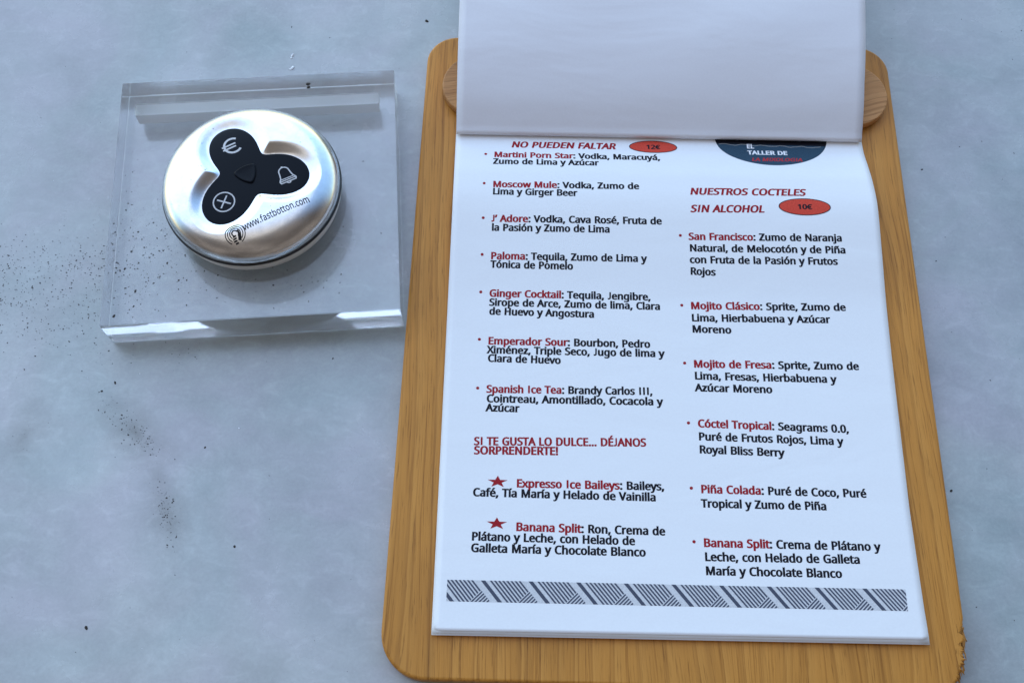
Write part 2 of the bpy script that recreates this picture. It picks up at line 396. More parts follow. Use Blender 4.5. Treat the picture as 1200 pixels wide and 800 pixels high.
# ------------------------------------------------------------------ letter outlines (advance, closed loops; 1000 units) and the printed lines of the menu
GLYPHS = {
"!":[216,[173,139,43,139,19,595,197,595],[14,43,20,77,42,102,74,115,108,119,141,115,173,102,195,77,201,43,195,10,173,-15,142,-29,108,-34,73,-29,41,-15,20,11]],
",":[215,[202,87,178,16,153,-50,116,-125,-22,-125,6,-33,20,35,36,115,172,115]],
".":[215,[14,43,19,77,42,102,73,115,107,119,140,115,173,102,195,77,201,43,195,10,173,-15,141,-29,107,-34,73,-29,41,-15,19,11]],
"0":[459,[458,287,455,219,447,158,432,105,409,59,377,21,335,-7,285,-25,228,-30,157,-20,97,10,52,58,22,122,6,198,1,287,5,376,21,452,49,516,93,564,155,594,229,604,300,594,360,564,406,516,436,453,453,376],[159,287,162,217,170,162,181,121,194,94,208,80,229,74,250,80,264,94,276,120,288,161,296,217,298,287,296,357,288,412,276,453,263,479,250,494,229,499,208,494,194,479,181,453,170,412,162,357]],
"1":[459,[328,-22,171,-22,171,400,171,440,172,471,183,462,227,461,200,438,105,374,13,456,211,595,328,595]],
"2":[459,[456,-22,0,-22,0,68,157,225,226,301,248,333,262,362,270,392,273,424,269,457,260,479,245,493,220,498,192,495,169,486,77,437,-14,518,77,567,142,593,181,600,222,603,278,598,330,582,373,556,407,521,427,478,434,428,428,380,412,335,387,293,355,252,279,170,176,58,176,86,456,86]],
"3":[459,[435,440,431,398,416,362,393,332,361,308,324,291,320,285,320,316,352,304,407,271,442,222,452,163,445,110,423,62,385,23,333,-7,270,-24,194,-30,107,-23,63,-13,-3,9,-3,122,94,94,128,83,163,76,194,73,246,80,272,99,284,126,289,165,287,190,282,208,271,223,251,234,220,241,179,243,82,243,82,348,180,348,215,351,240,360,256,373,266,390,272,410,274,433,271,462,263,481,247,494,219,499,176,494,141,478,68,444,-19,527,57,563,103,584,158,598,220,603,308,592,378,557,422,504]],
"4":[459,[481,108,400,108,400,-22,244,-22,244,108,-21,108,-21,197,261,598,400,598,400,215,481,215],[244,374,244,412,245,445,246,474,245,478,318,478,314,457,294,426,178,215,244,215]],
"5":[459,[221,373,283,368,338,351,386,324,423,286,445,238,452,183,445,122,421,69,382,26,331,-5,269,-24,200,-30,112,-22,70,-11,11,9,11,125,105,95,135,84,169,76,200,74,231,77,254,86,270,99,281,118,288,143,291,175,286,217,273,245,247,263,198,270,155,266,94,257,23,291,49,595,413,595,413,486,191,486,186,368,166,370]],
"6":[459,[5,245,12,345,22,395,38,442,60,485,91,525,131,557,180,582,238,598,303,603,344,601,417,592,417,486,334,499,306,501,266,497,236,484,214,466,198,441,184,411,175,375,171,313,103,313,123,342,151,359,181,371,216,378,255,381,310,375,360,357,403,329,435,289,454,241,460,184,453,124,433,72,400,28,355,-4,300,-24,239,-30,192,-26,147,-13,106,9,70,39,42,79,21,126,9,182],[236,74,265,80,283,99,296,132,301,184,297,226,286,256,269,274,239,281,217,278,198,268,183,253,173,236,167,217,165,198,171,153,187,111,197,96,208,84,221,76]],
"7":[459,[42,-22,269,486,-3,486,-3,595,458,595,458,513,218,-22]],
"8":[459,[228,603,283,598,332,585,376,563,410,532,433,491,440,444,435,406,420,373,397,345,370,321,375,304,378,283,409,257,435,227,452,190,458,148,450,97,428,53,392,17,346,-9,291,-25,231,-30,168,-25,112,-10,64,16,29,51,7,95,0,146,6,188,22,225,46,256,77,281,78,301,81,319,55,344,35,373,22,406,18,445,25,491,48,531,83,563,126,585,175,598],[158,146,162,116,172,93,192,76,229,70,265,76,285,93,295,117,299,148,298,167,293,185,283,201,267,216,212,245,221,246,186,219,173,204,165,187,160,168],[228,501,202,497,187,485,179,467,176,440,178,420,182,404,190,389,204,376,231,355,255,375,267,388,275,403,279,420,281,440,278,467,271,485,255,497]],
"9":[459,[456,328,449,228,439,178,423,131,401,87,370,48,330,15,280,-10,223,-25,157,-30,116,-28,42,-19,42,88,126,74,155,72,195,76,224,88,246,107,263,131,277,161,286,197,290,259,357,259,337,230,310,214,279,202,244,194,204,192,150,198,100,215,58,244,26,283,7,331,1,387,8,448,28,501,62,544,108,577,162,596,223,603,271,598,315,585,356,563,391,532,419,493,440,446,452,391],[225,499,197,492,179,473,165,440,160,388,164,346,175,316,190,298,221,292,244,295,263,305,278,319,288,337,294,356,296,375,290,420,274,462,265,477,253,489,240,496]],
":":[215,[14,43,19,77,42,102,73,115,107,119,140,115,173,102,195,77,201,43,195,10,173,-15,141,-29,107,-34,73,-29,41,-15,19,11],[14,386,19,420,41,446,73,459,107,463,140,459,173,446,195,420,201,386,195,354,173,328,141,314,107,310,73,314,41,329,19,354]],
"A":[512,[400,-22,333,155,176,155,111,-22,-57,-22,194,597,319,597,569,-22],[239,407,231,431,220,466,256,471,291,462,282,431,274,407,234,263,278,263]],
"B":[521,[244,595,343,586,421,560,455,537,479,508,493,472,497,431,493,394,481,361,460,333,430,309,395,293,392,287,392,317,394,313,432,298,466,277,494,247,511,209,516,163,509,109,486,62,448,25,399,-2,342,-17,280,-22,39,-22,39,595],[254,351,304,356,323,370,330,390,334,422,330,453,322,471,296,484,243,489,199,489,199,351],[199,247,199,83,263,83,314,90,336,107,346,133,350,169,349,191,344,210,337,224,324,236,298,244,258,247]],
"C":[507,[321,495,287,492,259,481,235,464,215,441,199,412,186,376,178,334,175,286,180,224,193,172,213,132,239,102,274,84,321,77,381,84,498,106,498,-2,396,-24,309,-30,221,-21,145,9,85,57,43,122,18,199,11,287,15,353,30,413,55,467,91,514,136,552,190,580,253,597,321,603,368,600,413,593,456,582,535,558,469,458,377,486,350,493]],
"D":[585,[574,292,564,199,534,120,483,58,415,13,333,-13,241,-22,40,-22,40,595,258,595,343,586,421,560,486,517,535,457,564,382],[409,289,404,354,389,404,368,441,338,467,298,483,243,489,200,489,200,84,229,84,276,87,314,97,343,113,366,135,384,163,397,198,406,240]],
"E":[446,[437,-22,38,-22,38,595,437,595,437,487,198,487,198,352,423,352,423,246,198,246,198,85,437,85]],
"F":[416,[197,-22,37,-22,37,595,436,595,436,487,197,487,197,328,422,328,422,221,197,221]],
"G":[584,[280,324,562,324,562,4,433,-23,321,-30,232,-21,154,8,92,56,47,120,20,197,12,286,21,375,51,452,100,516,167,564,249,593,342,603,393,600,442,593,570,561,507,457,405,486,373,493,341,495,290,489,250,470,219,440,196,399,181,348,176,286,180,226,193,175,214,133,242,103,282,83,339,77,394,80,401,86,401,216,280,216]],
"H":[594,[553,-22,393,-22,393,245,200,245,200,-22,40,-22,40,595,200,595,200,352,393,352,393,595,553,595]],
"I":[310,[80,-8,226,-8,226,592,80,592]],
"J":[330,[150,590,270,590,270,160,256,70,205,8,120,-16,45,-8,18,4,18,108,60,94,100,90,132,102,150,150]],
"L":[420,[37,-22,37,595,197,595,197,86,439,86,439,-22]],
"M":[727,[300,-22,118,480,195,480,195,462,197,408,197,347,197,-22,42,-22,42,595,222,595,392,125,333,125,506,595,685,595,685,-22,525,-22,525,352,526,408,528,461,528,479,604,479,420,-22]],
"N":[609,[569,-22,418,-22,122,454,192,454,192,433,194,379,195,320,195,-22,40,-22,40,595,191,595,486,121,416,121,417,136,415,193,413,249,413,595,569,595]],
"O":[626,[614,287,609,221,595,160,572,105,538,59,494,20,442,-8,381,-25,314,-30,244,-24,183,-7,130,21,86,59,53,106,30,160,17,221,13,288,20,375,44,451,86,515,147,563,224,594,314,604,402,594,478,564,538,516,581,452,606,375],[177,287,181,224,193,171,212,130,236,101,269,83,314,77,358,83,391,101,414,130,433,171,445,224,449,287,440,378,413,444,398,466,377,482,350,492,315,496,269,490,236,472,212,443,193,403,181,350]],
"P":[485,[232,595,336,583,418,546,468,484,483,405,479,366,469,329,449,294,421,262,382,236,335,217,280,205,218,201,199,201,199,-22,38,-22,38,595],[221,489,199,489,199,307,208,307,251,309,282,317,300,330,310,346,317,369,319,400,314,440,302,466,275,482]],
"R":[499,[238,595,306,590,367,575,417,549,455,512,476,465,483,410,478,363,462,323,437,292,406,267,391,248,559,-22,371,-22,237,215,199,215,199,-22,38,-22,38,595],[231,488,199,488,199,320,234,320,281,326,304,342,315,368,320,407,318,435,313,454,306,468,292,479,268,486]],
"S":[440,[442,153,434,99,410,54,371,17,321,-9,263,-25,200,-30,135,-27,77,-17,2,4,2,118,127,86,164,79,202,77,232,79,254,86,268,97,275,111,279,127,281,147,279,167,276,182,269,196,253,210,178,245,112,275,82,293,56,315,35,340,20,368,11,399,9,435,16,484,39,526,75,559,121,583,173,598,230,603,279,600,325,593,442,562,389,459,288,487,259,493,229,495,205,493,189,486,180,477,175,465,172,451,170,434,172,413,175,397,182,384,196,371,263,339,310,319,352,297,389,271,418,239,436,200]],
"T":[446,[303,-22,143,-22,143,487,-30,487,-30,595,475,595,475,487,303,487]],
"U":[586,[551,201,544,141,523,85,486,37,434,0,368,-23,291,-30,235,-26,184,-14,139,6,99,35,50,110,35,202,35,595,195,595,195,203,202,147,219,109,247,85,295,77,329,81,353,93,369,111,381,135,388,166,391,203,391,595,551,595]],
"V":[481,[537,595,307,-22,174,-22,-56,595,113,595,249,212,264,167,276,125,241,105,206,125,218,168,232,214,367,595]],
"X":[470,[541,-22,354,-22,233,207,110,-22,-71,-22,141,298,-61,595,125,595,236,389,347,595,529,595,328,300]],
"Z":[459,[466,-22,-8,-22,-8,61,244,486,1,486,1,595,458,595,458,511,206,86,466,86]],
"a":[450,[232,459,311,450,375,419,414,366,425,294,425,-22,293,-22,280,39,333,39,306,5,277,-11,245,-22,175,-30,130,-26,88,-15,51,6,21,36,3,74,-2,121,14,187,65,237,142,267,239,279,267,280,267,283,263,323,258,343,249,354,225,358,202,356,179,349,85,319,30,413,140,447,185,456],[254,186,197,178,171,164,163,145,160,118,162,97,165,83,173,74,189,71,223,78,246,96,260,126,267,173,267,187]],
"b":[493,[188,461,187,409,188,395,122,395,133,414,170,438,216,454,273,459,359,444,431,396,474,319,488,215,481,143,463,82,430,34,385,-2,331,-23,272,-30,216,-25,170,-9,133,14,123,33,172,33,158,-22,29,-22,29,631,188,631],[257,356,231,353,215,343,205,326,197,301,190,265,188,217,188,215,193,149,206,106,224,82,260,73,288,81,306,106,320,150,326,216,320,281,306,324,289,348]],
"c":[385,[239,-30,177,-24,119,-4,70,29,33,77,11,139,4,213,11,289,34,352,72,400,123,434,181,454,244,460,314,453,411,428,359,329,279,348,242,354,216,350,198,339,186,321,175,295,168,259,165,213,168,169,175,134,186,108,198,90,214,79,238,75,288,82,391,109,391,0,310,-24]],
"d":[493,[219,-30,133,-15,62,33,19,111,5,214,19,318,63,396,134,444,219,460,259,458,295,450,348,424,370,396,306,396,307,404,305,437,305,631,464,631,464,-22,326,-22,316,36,370,36,349,7,295,-20,259,-28],[233,73,270,81,288,102,300,140,306,202,306,212,300,279,288,323,269,348,233,357,206,348,187,321,173,276,167,213,173,150,187,106,205,81]],
"e":[452,[234,460,295,453,349,433,393,400,425,356,444,303,450,245,450,179,174,179,174,145,191,106,215,83,255,74,314,81,432,112,432,4,333,-23,250,-30,184,-23,124,-3,73,32,35,81,12,141,5,212,11,282,32,342,66,392,113,429,170,452],[234,358,207,351,190,332,176,301,179,279,285,279,286,288,281,313,273,332,265,346,252,355]],
"f":[276,[307,353,203,353,203,-22,44,-22,44,353,-29,353,-29,424,44,448,44,458,48,511,64,557,91,592,130,617,175,631,224,636,277,631,362,614,316,517,249,530,226,533,215,529,211,518,206,496,203,457,203,452,307,452]],
"g":[493,[221,460,270,455,315,442,355,419,371,395,317,395,326,452,464,452,464,-8,458,-68,439,-120,406,-162,358,-192,300,-209,233,-215,142,-207,38,-182,38,-67,131,-94,162,-104,198,-110,234,-112,268,-105,288,-86,300,-55,306,-11,306,4,307,33,305,35,371,35,356,12,317,-12,272,-26,222,-30,175,-26,132,-14,93,7,59,37,18,114,5,214,18,313,59,390,93,421,131,443,174,456],[232,356,213,352,199,341,188,323,177,296,170,259,167,214,173,149,188,105,206,81,235,72,255,74,271,79,281,87,289,99,295,115,301,136,307,198,307,213,304,264,297,301,287,326,275,343,258,353]],
"h":[496,[188,430,187,398,189,392,121,392,125,406,152,426,208,451,271,459,328,455,377,441,418,416,448,380,465,334,470,281,470,-22,312,-22,312,274,307,314,300,337,289,351,263,356,234,352,217,342,206,325,197,300,190,266,188,221,188,-22,29,-22,29,631,188,631]],
"i":[207,[183,452,183,-22,24,-22,24,452],[104,613,135,609,164,596,184,574,190,546,184,518,164,496,136,483,105,479,72,483,43,496,24,519,18,546,23,574,43,596,73,609]],
"j":[207,[21,-215,-21,-211,-84,-200,-84,-98,-8,-110,11,-112,20,-109,21,-103,22,-92,24,-65,24,452,183,452,183,-65,179,-106,167,-142,144,-173,110,-197,68,-210],[18,546,23,574,43,596,73,609,104,613,135,609,164,596,184,574,190,546,184,518,164,496,136,483,105,479,72,483,43,496,24,519]],
"k":[428,[186,291,185,256,185,243,118,243,119,253,138,278,156,299,303,452,484,447,294,245,504,-22,309,-22,181,168,186,148,186,-22,28,-22,28,631,186,631]],
"l":[207,[183,-22,24,-22,24,631,183,631]],
"m":[750,[535,460,611,450,673,416,709,359,719,281,719,-22,561,-22,561,275,557,315,551,338,542,351,522,356,489,349,473,328,461,292,455,236,455,-22,297,-22,297,276,296,304,292,324,287,339,282,348,274,354,258,356,233,353,219,342,209,326,201,301,195,267,192,222,192,-22,34,-22,34,452,172,452,182,393,125,393,128,407,154,427,208,452,269,460,324,455,372,440,412,413,422,388,379,388,394,414,437,440,485,455]],
"n":[496,[274,460,354,450,419,417,458,359,470,281,470,-22,312,-22,312,274,307,314,300,337,289,351,264,356,225,348,206,325,194,284,188,222,188,-22,29,-22,29,452,167,452,177,393,121,393,126,407,153,427,210,452]],
"o":[485,[480,216,476,162,464,114,444,71,416,36,381,7,339,-14,292,-26,241,-30,193,-26,148,-14,107,7,72,36,43,71,22,113,10,162,6,216,12,286,33,346,69,395,118,431,177,453,244,460,308,453,366,431,415,395,451,346,473,286],[167,215,170,172,177,136,188,108,201,89,218,77,243,73,268,77,285,89,298,108,309,136,316,172,319,216,316,260,309,295,298,322,285,341,268,352,244,356,208,347,187,322,173,278]],
"p":[493,[275,460,360,445,430,397,474,320,488,216,481,144,463,84,430,35,386,-2,332,-23,272,-30,234,-28,198,-20,145,6,124,33,188,33,186,22,188,-16,188,-214,29,-214,29,452,169,452,178,393,123,393,142,422,169,438,199,450,234,457],[257,356,233,353,216,343,206,328,198,305,191,272,188,228,188,216,190,170,197,133,206,106,217,88,233,77,260,73,280,77,294,89,306,110,316,138,324,174,326,216,320,277,306,321,288,347]],
"q":[493,[305,-9,306,26,305,36,371,36,360,16,323,-8,276,-25,218,-30,133,-15,63,33,19,110,6,214,12,286,31,347,64,396,109,431,163,453,222,460,277,455,324,438,361,413,372,393,317,393,327,452,464,452,464,-214,305,-214],[235,73,261,76,278,86,288,101,296,124,303,157,306,200,306,212,300,280,287,324,269,348,233,357,205,348,187,321,173,276,167,213,173,150,187,106,205,82]],
"r":[331,[264,460,295,459,365,452,344,342,278,350,261,352,247,349,234,343,221,333,209,319,200,302,192,281,187,257,185,228,185,-22,26,-22,26,452,168,452,176,373,115,373,137,410,163,431,194,446,228,457]],
"s":[384,[388,119,381,74,360,36,325,6,282,-14,232,-26,177,-30,93,-22,2,4,2,115,120,81,149,73,178,71,212,75,227,85,229,97,231,113,231,121,232,127,214,148,156,176,84,208,51,229,24,254,6,286,0,325,15,383,62,427,127,452,202,460,282,452,395,422,336,325,246,351,196,358,170,355,158,347,157,338,157,327,157,319,156,313,177,293,236,266,308,234,340,214,367,188,383,156]],
"t":[289,[211,72,234,74,313,86,313,-12,245,-26,198,-30,158,-27,119,-17,83,3,54,33,36,74,31,124,31,353,-28,353,-28,423,40,453,71,550,190,550,190,452,310,452,310,353,190,353,190,128,193,100,196,84,200,75]],
"u":[496,[466,452,466,-22,328,-22,318,35,375,35,370,21,343,1,285,-23,222,-30,166,-26,117,-12,76,13,46,49,29,94,24,147,24,452,184,452,184,155,188,115,195,92,206,78,232,73,261,77,279,87,290,104,299,129,305,163,308,207,308,452]],
"v":[407,[133,-22,-59,452,112,452,211,184,224,144,237,102,237,85,170,85,170,103,184,145,197,184,296,452,466,452,274,-22]],
"w":[630,[301,237,292,270,283,302,276,330,280,335,350,335,353,331,346,302,338,270,328,236,244,-21,99,-21,-40,453,125,453,191,207,203,160,213,114,213,95,141,95,139,102,145,133,153,165,162,195,246,453,387,453,468,195,479,155,490,113,490,96,417,96,417,112,427,158,439,207,506,453,670,453,530,-21,382,-21]],
"x":[424,[116,220,-59,452,130,452,212,307,294,452,483,452,308,220,491,-22,302,-22,212,133,122,-22,-66,-22]],
"y":[409,[-59,452,112,452,213,193,228,151,240,111,241,90,174,90,180,127,201,193,296,452,467,452,265,-68,248,-107,226,-142,198,-172,163,-196,120,-210,73,-215,34,-212,-30,-204,-30,-104,41,-111,60,-113,74,-111,82,-106,89,-97,95,-86,112,-49,126,-2]],
"z":[377,[385,-22,-9,-22,-9,53,172,353,5,353,5,452,380,452,380,370,203,77,385,77]],
"É":[446,[437,-22,38,-22,38,595,437,595,437,487,198,487,198,352,423,352,423,246,198,246,198,85,437,85],[404,742,373,708,342,673,308,639,265,607,157,607,157,645,190,687,216,729,250,779,404,779]],
"Í":[272,[281,-22,-10,-22,-10,59,55,75,55,497,-10,513,-10,595,281,595,281,513,216,497,216,75,281,59],[296,742,266,708,235,673,201,639,157,607,50,607,50,645,83,687,108,729,142,779,296,779]],
"á":[450,[232,459,311,450,375,419,414,366,425,294,425,-22,293,-22,280,39,333,39,306,5,277,-11,245,-22,175,-30,130,-26,88,-15,51,6,21,36,3,74,-2,121,14,187,65,237,142,267,239,279,267,280,267,283,263,323,258,343,249,354,225,358,202,356,179,349,85,319,30,413,140,447,185,456],[254,186,197,178,171,164,163,145,160,118,162,97,165,83,173,74,189,71,223,78,246,96,260,126,267,173,267,187],[385,599,355,565,324,531,290,497,246,464,139,464,139,503,172,544,197,586,231,636,385,636]],
"é":[452,[234,460,295,453,349,433,393,400,425,356,444,303,450,245,450,179,174,179,174,145,191,106,215,83,255,74,314,81,432,112,432,4,333,-23,250,-30,184,-23,124,-3,73,32,35,81,12,141,5,212,11,282,32,342,66,392,113,429,170,452],[234,358,207,351,190,332,176,301,179,279,285,279,286,288,281,313,273,332,265,346,252,355],[388,599,358,565,327,531,293,497,249,464,142,464,142,503,175,544,200,586,235,636,388,636]],
"í":[207,[183,-22,24,-22,24,452,183,452],[263,599,233,565,202,531,168,497,124,464,17,464,17,503,50,544,75,586,109,636,263,636]],
"ñ":[496,[274,460,354,450,419,417,458,359,470,281,470,-22,312,-22,312,274,307,314,300,337,289,351,264,356,225,348,206,325,194,284,188,222,188,-22,29,-22,29,452,167,452,177,393,121,393,126,407,153,427,210,452],[50,464,72,537,97,576,139,602,191,611,239,603,276,585,300,570,311,565,307,567,300,569,322,611,447,611,424,540,399,500,358,473,306,464,259,473,223,490,198,505,187,510,190,509,197,507,175,464]],
"ó":[485,[480,216,476,162,464,114,444,71,416,36,381,7,339,-14,292,-26,241,-30,193,-26,148,-14,107,7,72,36,43,71,22,113,10,162,6,216,12,286,33,346,69,395,118,431,177,453,244,460,308,453,366,431,415,395,451,346,473,286],[167,215,170,172,177,136,188,108,201,89,218,77,243,73,268,77,285,89,298,108,309,136,316,172,319,216,316,260,309,295,298,322,285,341,268,352,244,356,208,347,187,322,173,278],[403,599,372,565,341,531,308,497,264,464,157,464,157,503,190,544,215,586,249,636,403,636]],
"ú":[496,[466,452,466,-22,328,-22,318,35,375,35,370,21,343,1,285,-23,222,-30,166,-26,117,-12,76,13,46,49,29,94,24,147,24,452,184,452,184,155,188,115,195,92,206,78,232,73,261,77,279,87,290,104,299,129,305,163,308,207,308,452],[408,599,377,565,346,531,312,497,269,464,161,464,161,503,194,544,220,586,254,636,408,636]],
"’":[140,[178,567,154,496,129,429,92,354,-46,354,-21,429,-11,480,-2,531,12,595,148,595]],
"€":[459,[301,602,345,599,386,592,426,580,502,553,433,457,347,487,324,494,302,496,282,494,266,488,252,479,240,465,228,446,218,423,217,387,390,387,390,291,193,291,195,297,195,282,195,267,194,271,367,271,367,175,217,175,211,164,224,132,239,108,257,91,279,80,308,77,359,84,469,110,469,2,380,-22,305,-30,236,-23,176,-3,126,31,88,76,61,131,53,175,-20,175,-20,271,34,271,35,265,35,283,36,300,35,291,-20,291,-20,387,51,387,58,433,85,490,123,537,174,573,234,595]],
" ":[260],
}
THIN = {
".":[215,[47,43,51,72,64,92,84,103,107,106,130,103,150,92,164,72,168,43,164,15,150,-5,130,-17,107,-20,84,-17,64,-5,51,15]],
"a":[450,[231,446,303,437,355,409,386,361,396,293,396,-9,325,-9,311,52,321,52,286,15,263,0,236,-10,173,-17,134,-13,98,-3,68,16,45,43,31,78,26,120,39,181,81,226,149,254,242,266,305,268,305,284,300,327,285,353,261,366,227,371,196,369,166,361,100,336,70,405,148,435,189,443],[253,199,187,191,147,175,128,151,121,119,126,91,139,73,160,62,188,58,235,65,272,86,296,121,304,172,304,201]],
"b":[493,[150,461,149,410,147,382,134,382,153,405,184,427,223,441,272,446,349,432,409,387,448,315,460,215,454,145,437,88,409,42,371,9,324,-11,272,-17,223,-12,184,2,153,24,134,46,142,46,127,-9,57,-9,57,618,150,618],[259,369,222,365,194,354,174,334,160,305,152,267,150,217,150,215,156,146,174,98,207,69,261,60,307,69,338,98,358,147,365,216,358,284,339,332,307,360]],
"c":[385,[241,-17,184,-11,134,7,91,39,59,83,40,141,33,213,40,286,61,346,94,391,137,423,188,441,245,447,311,440,373,420,344,345,290,361,244,367,207,363,179,350,157,329,141,300,131,261,128,213,131,167,141,129,157,100,178,79,205,66,240,62,299,69,362,91,362,9,306,-11]],
"f":[276,[277,366,169,366,169,-9,76,-9,76,366,1,366,1,415,76,439,76,457,81,509,94,551,116,583,146,605,184,618,227,623,276,618,324,605,299,533,260,543,228,547,202,541,184,527,173,499,169,457,169,439,277,439]],
"m":[750,[540,447,607,437,657,407,686,355,696,280,696,-9,604,-9,604,276,599,318,585,347,562,364,528,369,479,361,447,337,429,296,422,237,422,-9,331,-9,331,276,328,306,322,330,311,347,297,359,279,367,253,369,218,365,192,353,173,333,160,305,152,268,150,223,150,-9,57,-9,57,439,134,439,145,380,134,380,146,398,166,416,213,439,266,447,314,442,355,428,386,404,404,375,396,375,420,404,456,428,497,442]],
"n":[496,[275,447,346,437,399,407,431,355,442,280,442,-9,350,-9,350,274,344,318,329,347,304,363,265,369,209,360,175,333,156,287,150,222,150,-9,57,-9,57,439,134,439,145,380,134,380,148,398,169,416,219,439]],
"o":[485,[453,216,449,164,438,118,420,78,396,44,365,18,329,-2,287,-13,241,-17,198,-13,159,-2,123,18,92,44,67,78,49,118,37,164,33,216,39,283,58,340,89,386,132,420,184,440,244,447,302,440,352,420,395,386,427,341,446,284],[128,216,131,170,141,131,156,100,178,78,207,64,243,60,279,64,308,78,330,100,345,131,355,170,358,216,355,262,345,300,329,330,308,351,279,365,243,369,190,359,156,330,135,281]],
"s":[384,[359,119,353,78,336,44,308,17,272,-2,228,-13,176,-17,97,-10,31,13,31,96,107,68,142,61,178,58,222,62,249,74,264,91,269,113,267,125,262,135,234,159,170,187,97,220,69,238,48,261,34,289,30,324,42,377,79,416,134,439,202,447,278,439,354,414,321,342,256,363,197,371,162,368,137,358,124,345,119,328,121,315,127,304,159,282,223,254,294,223,322,204,342,181,355,153]],
"t":[289,[212,59,243,61,283,70,283,-2,242,-13,200,-17,165,-14,133,-5,104,13,82,40,67,77,63,125,63,366,2,366,2,415,66,444,95,537,155,537,155,439,280,439,280,366,155,366,155,127,160,96,171,75,189,63]],
"w":[630,[335,240,325,274,317,305,310,333,307,348,322,348,319,333,313,305,305,273,294,240,215,-8,118,-8,-6,440,90,440,152,204,164,156,174,111,179,82,164,82,167,99,174,130,182,162,191,191,269,440,363,440,439,191,450,152,461,111,466,83,451,83,456,110,466,155,479,204,541,440,636,440,510,-8,411,-8]],
}
PRINT = [
    {"k": "h", "l": [["NO PUEDEN FALTAR", "", 18.66, 171.14, 56.42, 171.49]]},
    {"b": [9.63, 167.4], "l": [["Martini Porn Star:", " Vodka, Maracuyá,", 12.6, 166.06, 72.46, 166.47], ["", "Zumo de Lima y Azúcar", 12.44, 162.73, 50.19, 163.13]]},
    {"b": [9.62, 153.84], "l": [["Moscow Mule:", " Vodka, Zumo de", 12.66, 152.28, 64.35, 152.83], ["", "Lima y Girger Beer", 12.7, 149.24, 42.44, 149.32]]},
    {"b": [9.8, 139.89], "l": [["J’ Adore:", " Vodka, Cava Rosé, Fruta de", 12.58, 138.5, 71.94, 139.01], ["", "la Pasión y Zumo de Lima", 12.85, 135.1, 53.9, 135.42]]},
    {"b": [9.92, 126.07], "l": [["Paloma:", " Tequila, Zumo de Lima y", 12.88, 124.44, 66.43, 124.79], ["", "Tónica de Pomelo", 12.98, 121.33, 41.25, 121.3]]},
    {"b": [9.95, 112.31], "l": [["Ginger Cocktail:", " Tequila, Jengibre,", 12.88, 110.69, 67.69, 110.78], ["", "Sirope de Arce, Zumo de lima, Clara", 12.94, 107.35, 70.85, 107.41], ["", "de Huevo y Angostura", 13.05, 104.09, 48.53, 103.9]]},
    {"b": [10.14, 95.0], "l": [["Emperador Sour:", " Bourbon, Pedro", 13.03, 93.3, 67.18, 93.58], ["", "Ximénez, Triple Seco, Jugo de lima y", 12.94, 90.11, 71.7, 90.35], ["", "Clara de Huevo", 13.19, 87.1, 37.4, 86.98]]},
    {"b": [10.25, 77.69], "l": [["Spanish Ice Tea:", " Brandy Carlos III,", 13.13, 76.22, 67.55, 76.91], ["", "Cointreau, Amontillado, Cocacola y", 13.3, 72.91, 70.71, 73.42], ["", "Azúcar", 13.25, 69.79, 24.03, 69.77]]},
    {"k": "h2", "l": [["SI TE GUSTA LO DULCE... DÉJANOS", "", 9.78, 58.23, 65.06, 59.34]]},
    {"k": "h2", "l": [["SORPRENDERTE!", "", 9.91, 55.19, 36.91, 55.67]]},
    {"l": [["Expresso Ice Baileys:", " Baileys,", 23.72, 44.74, 70.49, 45.06], ["", "Café, Tía María y Helado de Vainilla", 10.12, 41.49, 67.76, 41.49]]},
    {"l": [["Banana Split:", " Ron, Crema de", 23.88, 30.86, 70.33, 30.76], ["", "Plátano y Leche, con Helado de", 10.24, 27.51, 60.91, 27.46], ["", "Galleta María y Chocolate Blanco", 10.24, 23.91, 64.15, 24.04]]},
    {"k": "h", "l": [["NUESTROS COCTELES", "", 82.01, 151.1, 122.59, 151.6]]},
    {"k": "h", "l": [["SIN ALCOHOL", "", 81.94, 144.04, 107.66, 144.47]]},
    {"b": [78.25, 135.02], "l": [["San Francisco:", " Zumo de Naranja", 81.07, 133.5, 134.07, 134.16], ["", "Natural, de Melocotón y de Piña", 81.26, 129.19, 135.03, 129.74], ["", "con Fruta de la Pasión y Frutos", 81.24, 124.87, 132.02, 125.48], ["", "Rojos", 81.29, 120.66, 90.02, 120.49]]},
    {"b": [78.11, 109.31], "l": [["Mojito Clásico:", " Sprite, Zumo de", 81.1, 108.01, 133.59, 108.83], ["", "Lima, Hierbabuena y Azúcar", 81.23, 103.58, 127.86, 104.24], ["", "Moreno", 81.26, 99.52, 94.51, 99.49]]},
    {"b": [78.39, 88.42], "l": [["Mojito de Fresa:", " Sprite, Zumo de", 81.3, 86.98, 136.07, 87.67], ["", "Lima, Fresas, Hierbabuena y", 81.45, 82.8, 128.09, 82.87], ["", "Azúcar Moreno", 81.56, 78.65, 106.84, 78.68]]},
    {"b": [78.88, 67.62], "l": [["Cóctel Tropical:", " Seagrams 0.0,", 81.86, 66.32, 130.64, 65.73], ["", "Puré de Frutos Rojos, Lima y", 81.9, 61.93, 128.29, 61.53], ["", "Royal Bliss Berry", 81.94, 57.6, 109.09, 57.17]]},
    {"b": [78.95, 46.01], "l": [["Piña Colada:", " Puré de Coco, Puré", 81.9, 44.55, 134.05, 44.47], ["", "Tropical y Zumo de Piña", 81.89, 39.94, 121.16, 40.08]]},
    {"b": [79.12, 29.0], "l": [["Banana Split:", " Crema de Plátano y", 82.01, 27.52, 136.54, 27.73], ["", "Leche, con Helado de Galleta", 82.18, 23.17, 129.93, 23.6], ["", "María y Chocolate Blanco", 82.24, 18.89, 124.0, 19.13]]},
]

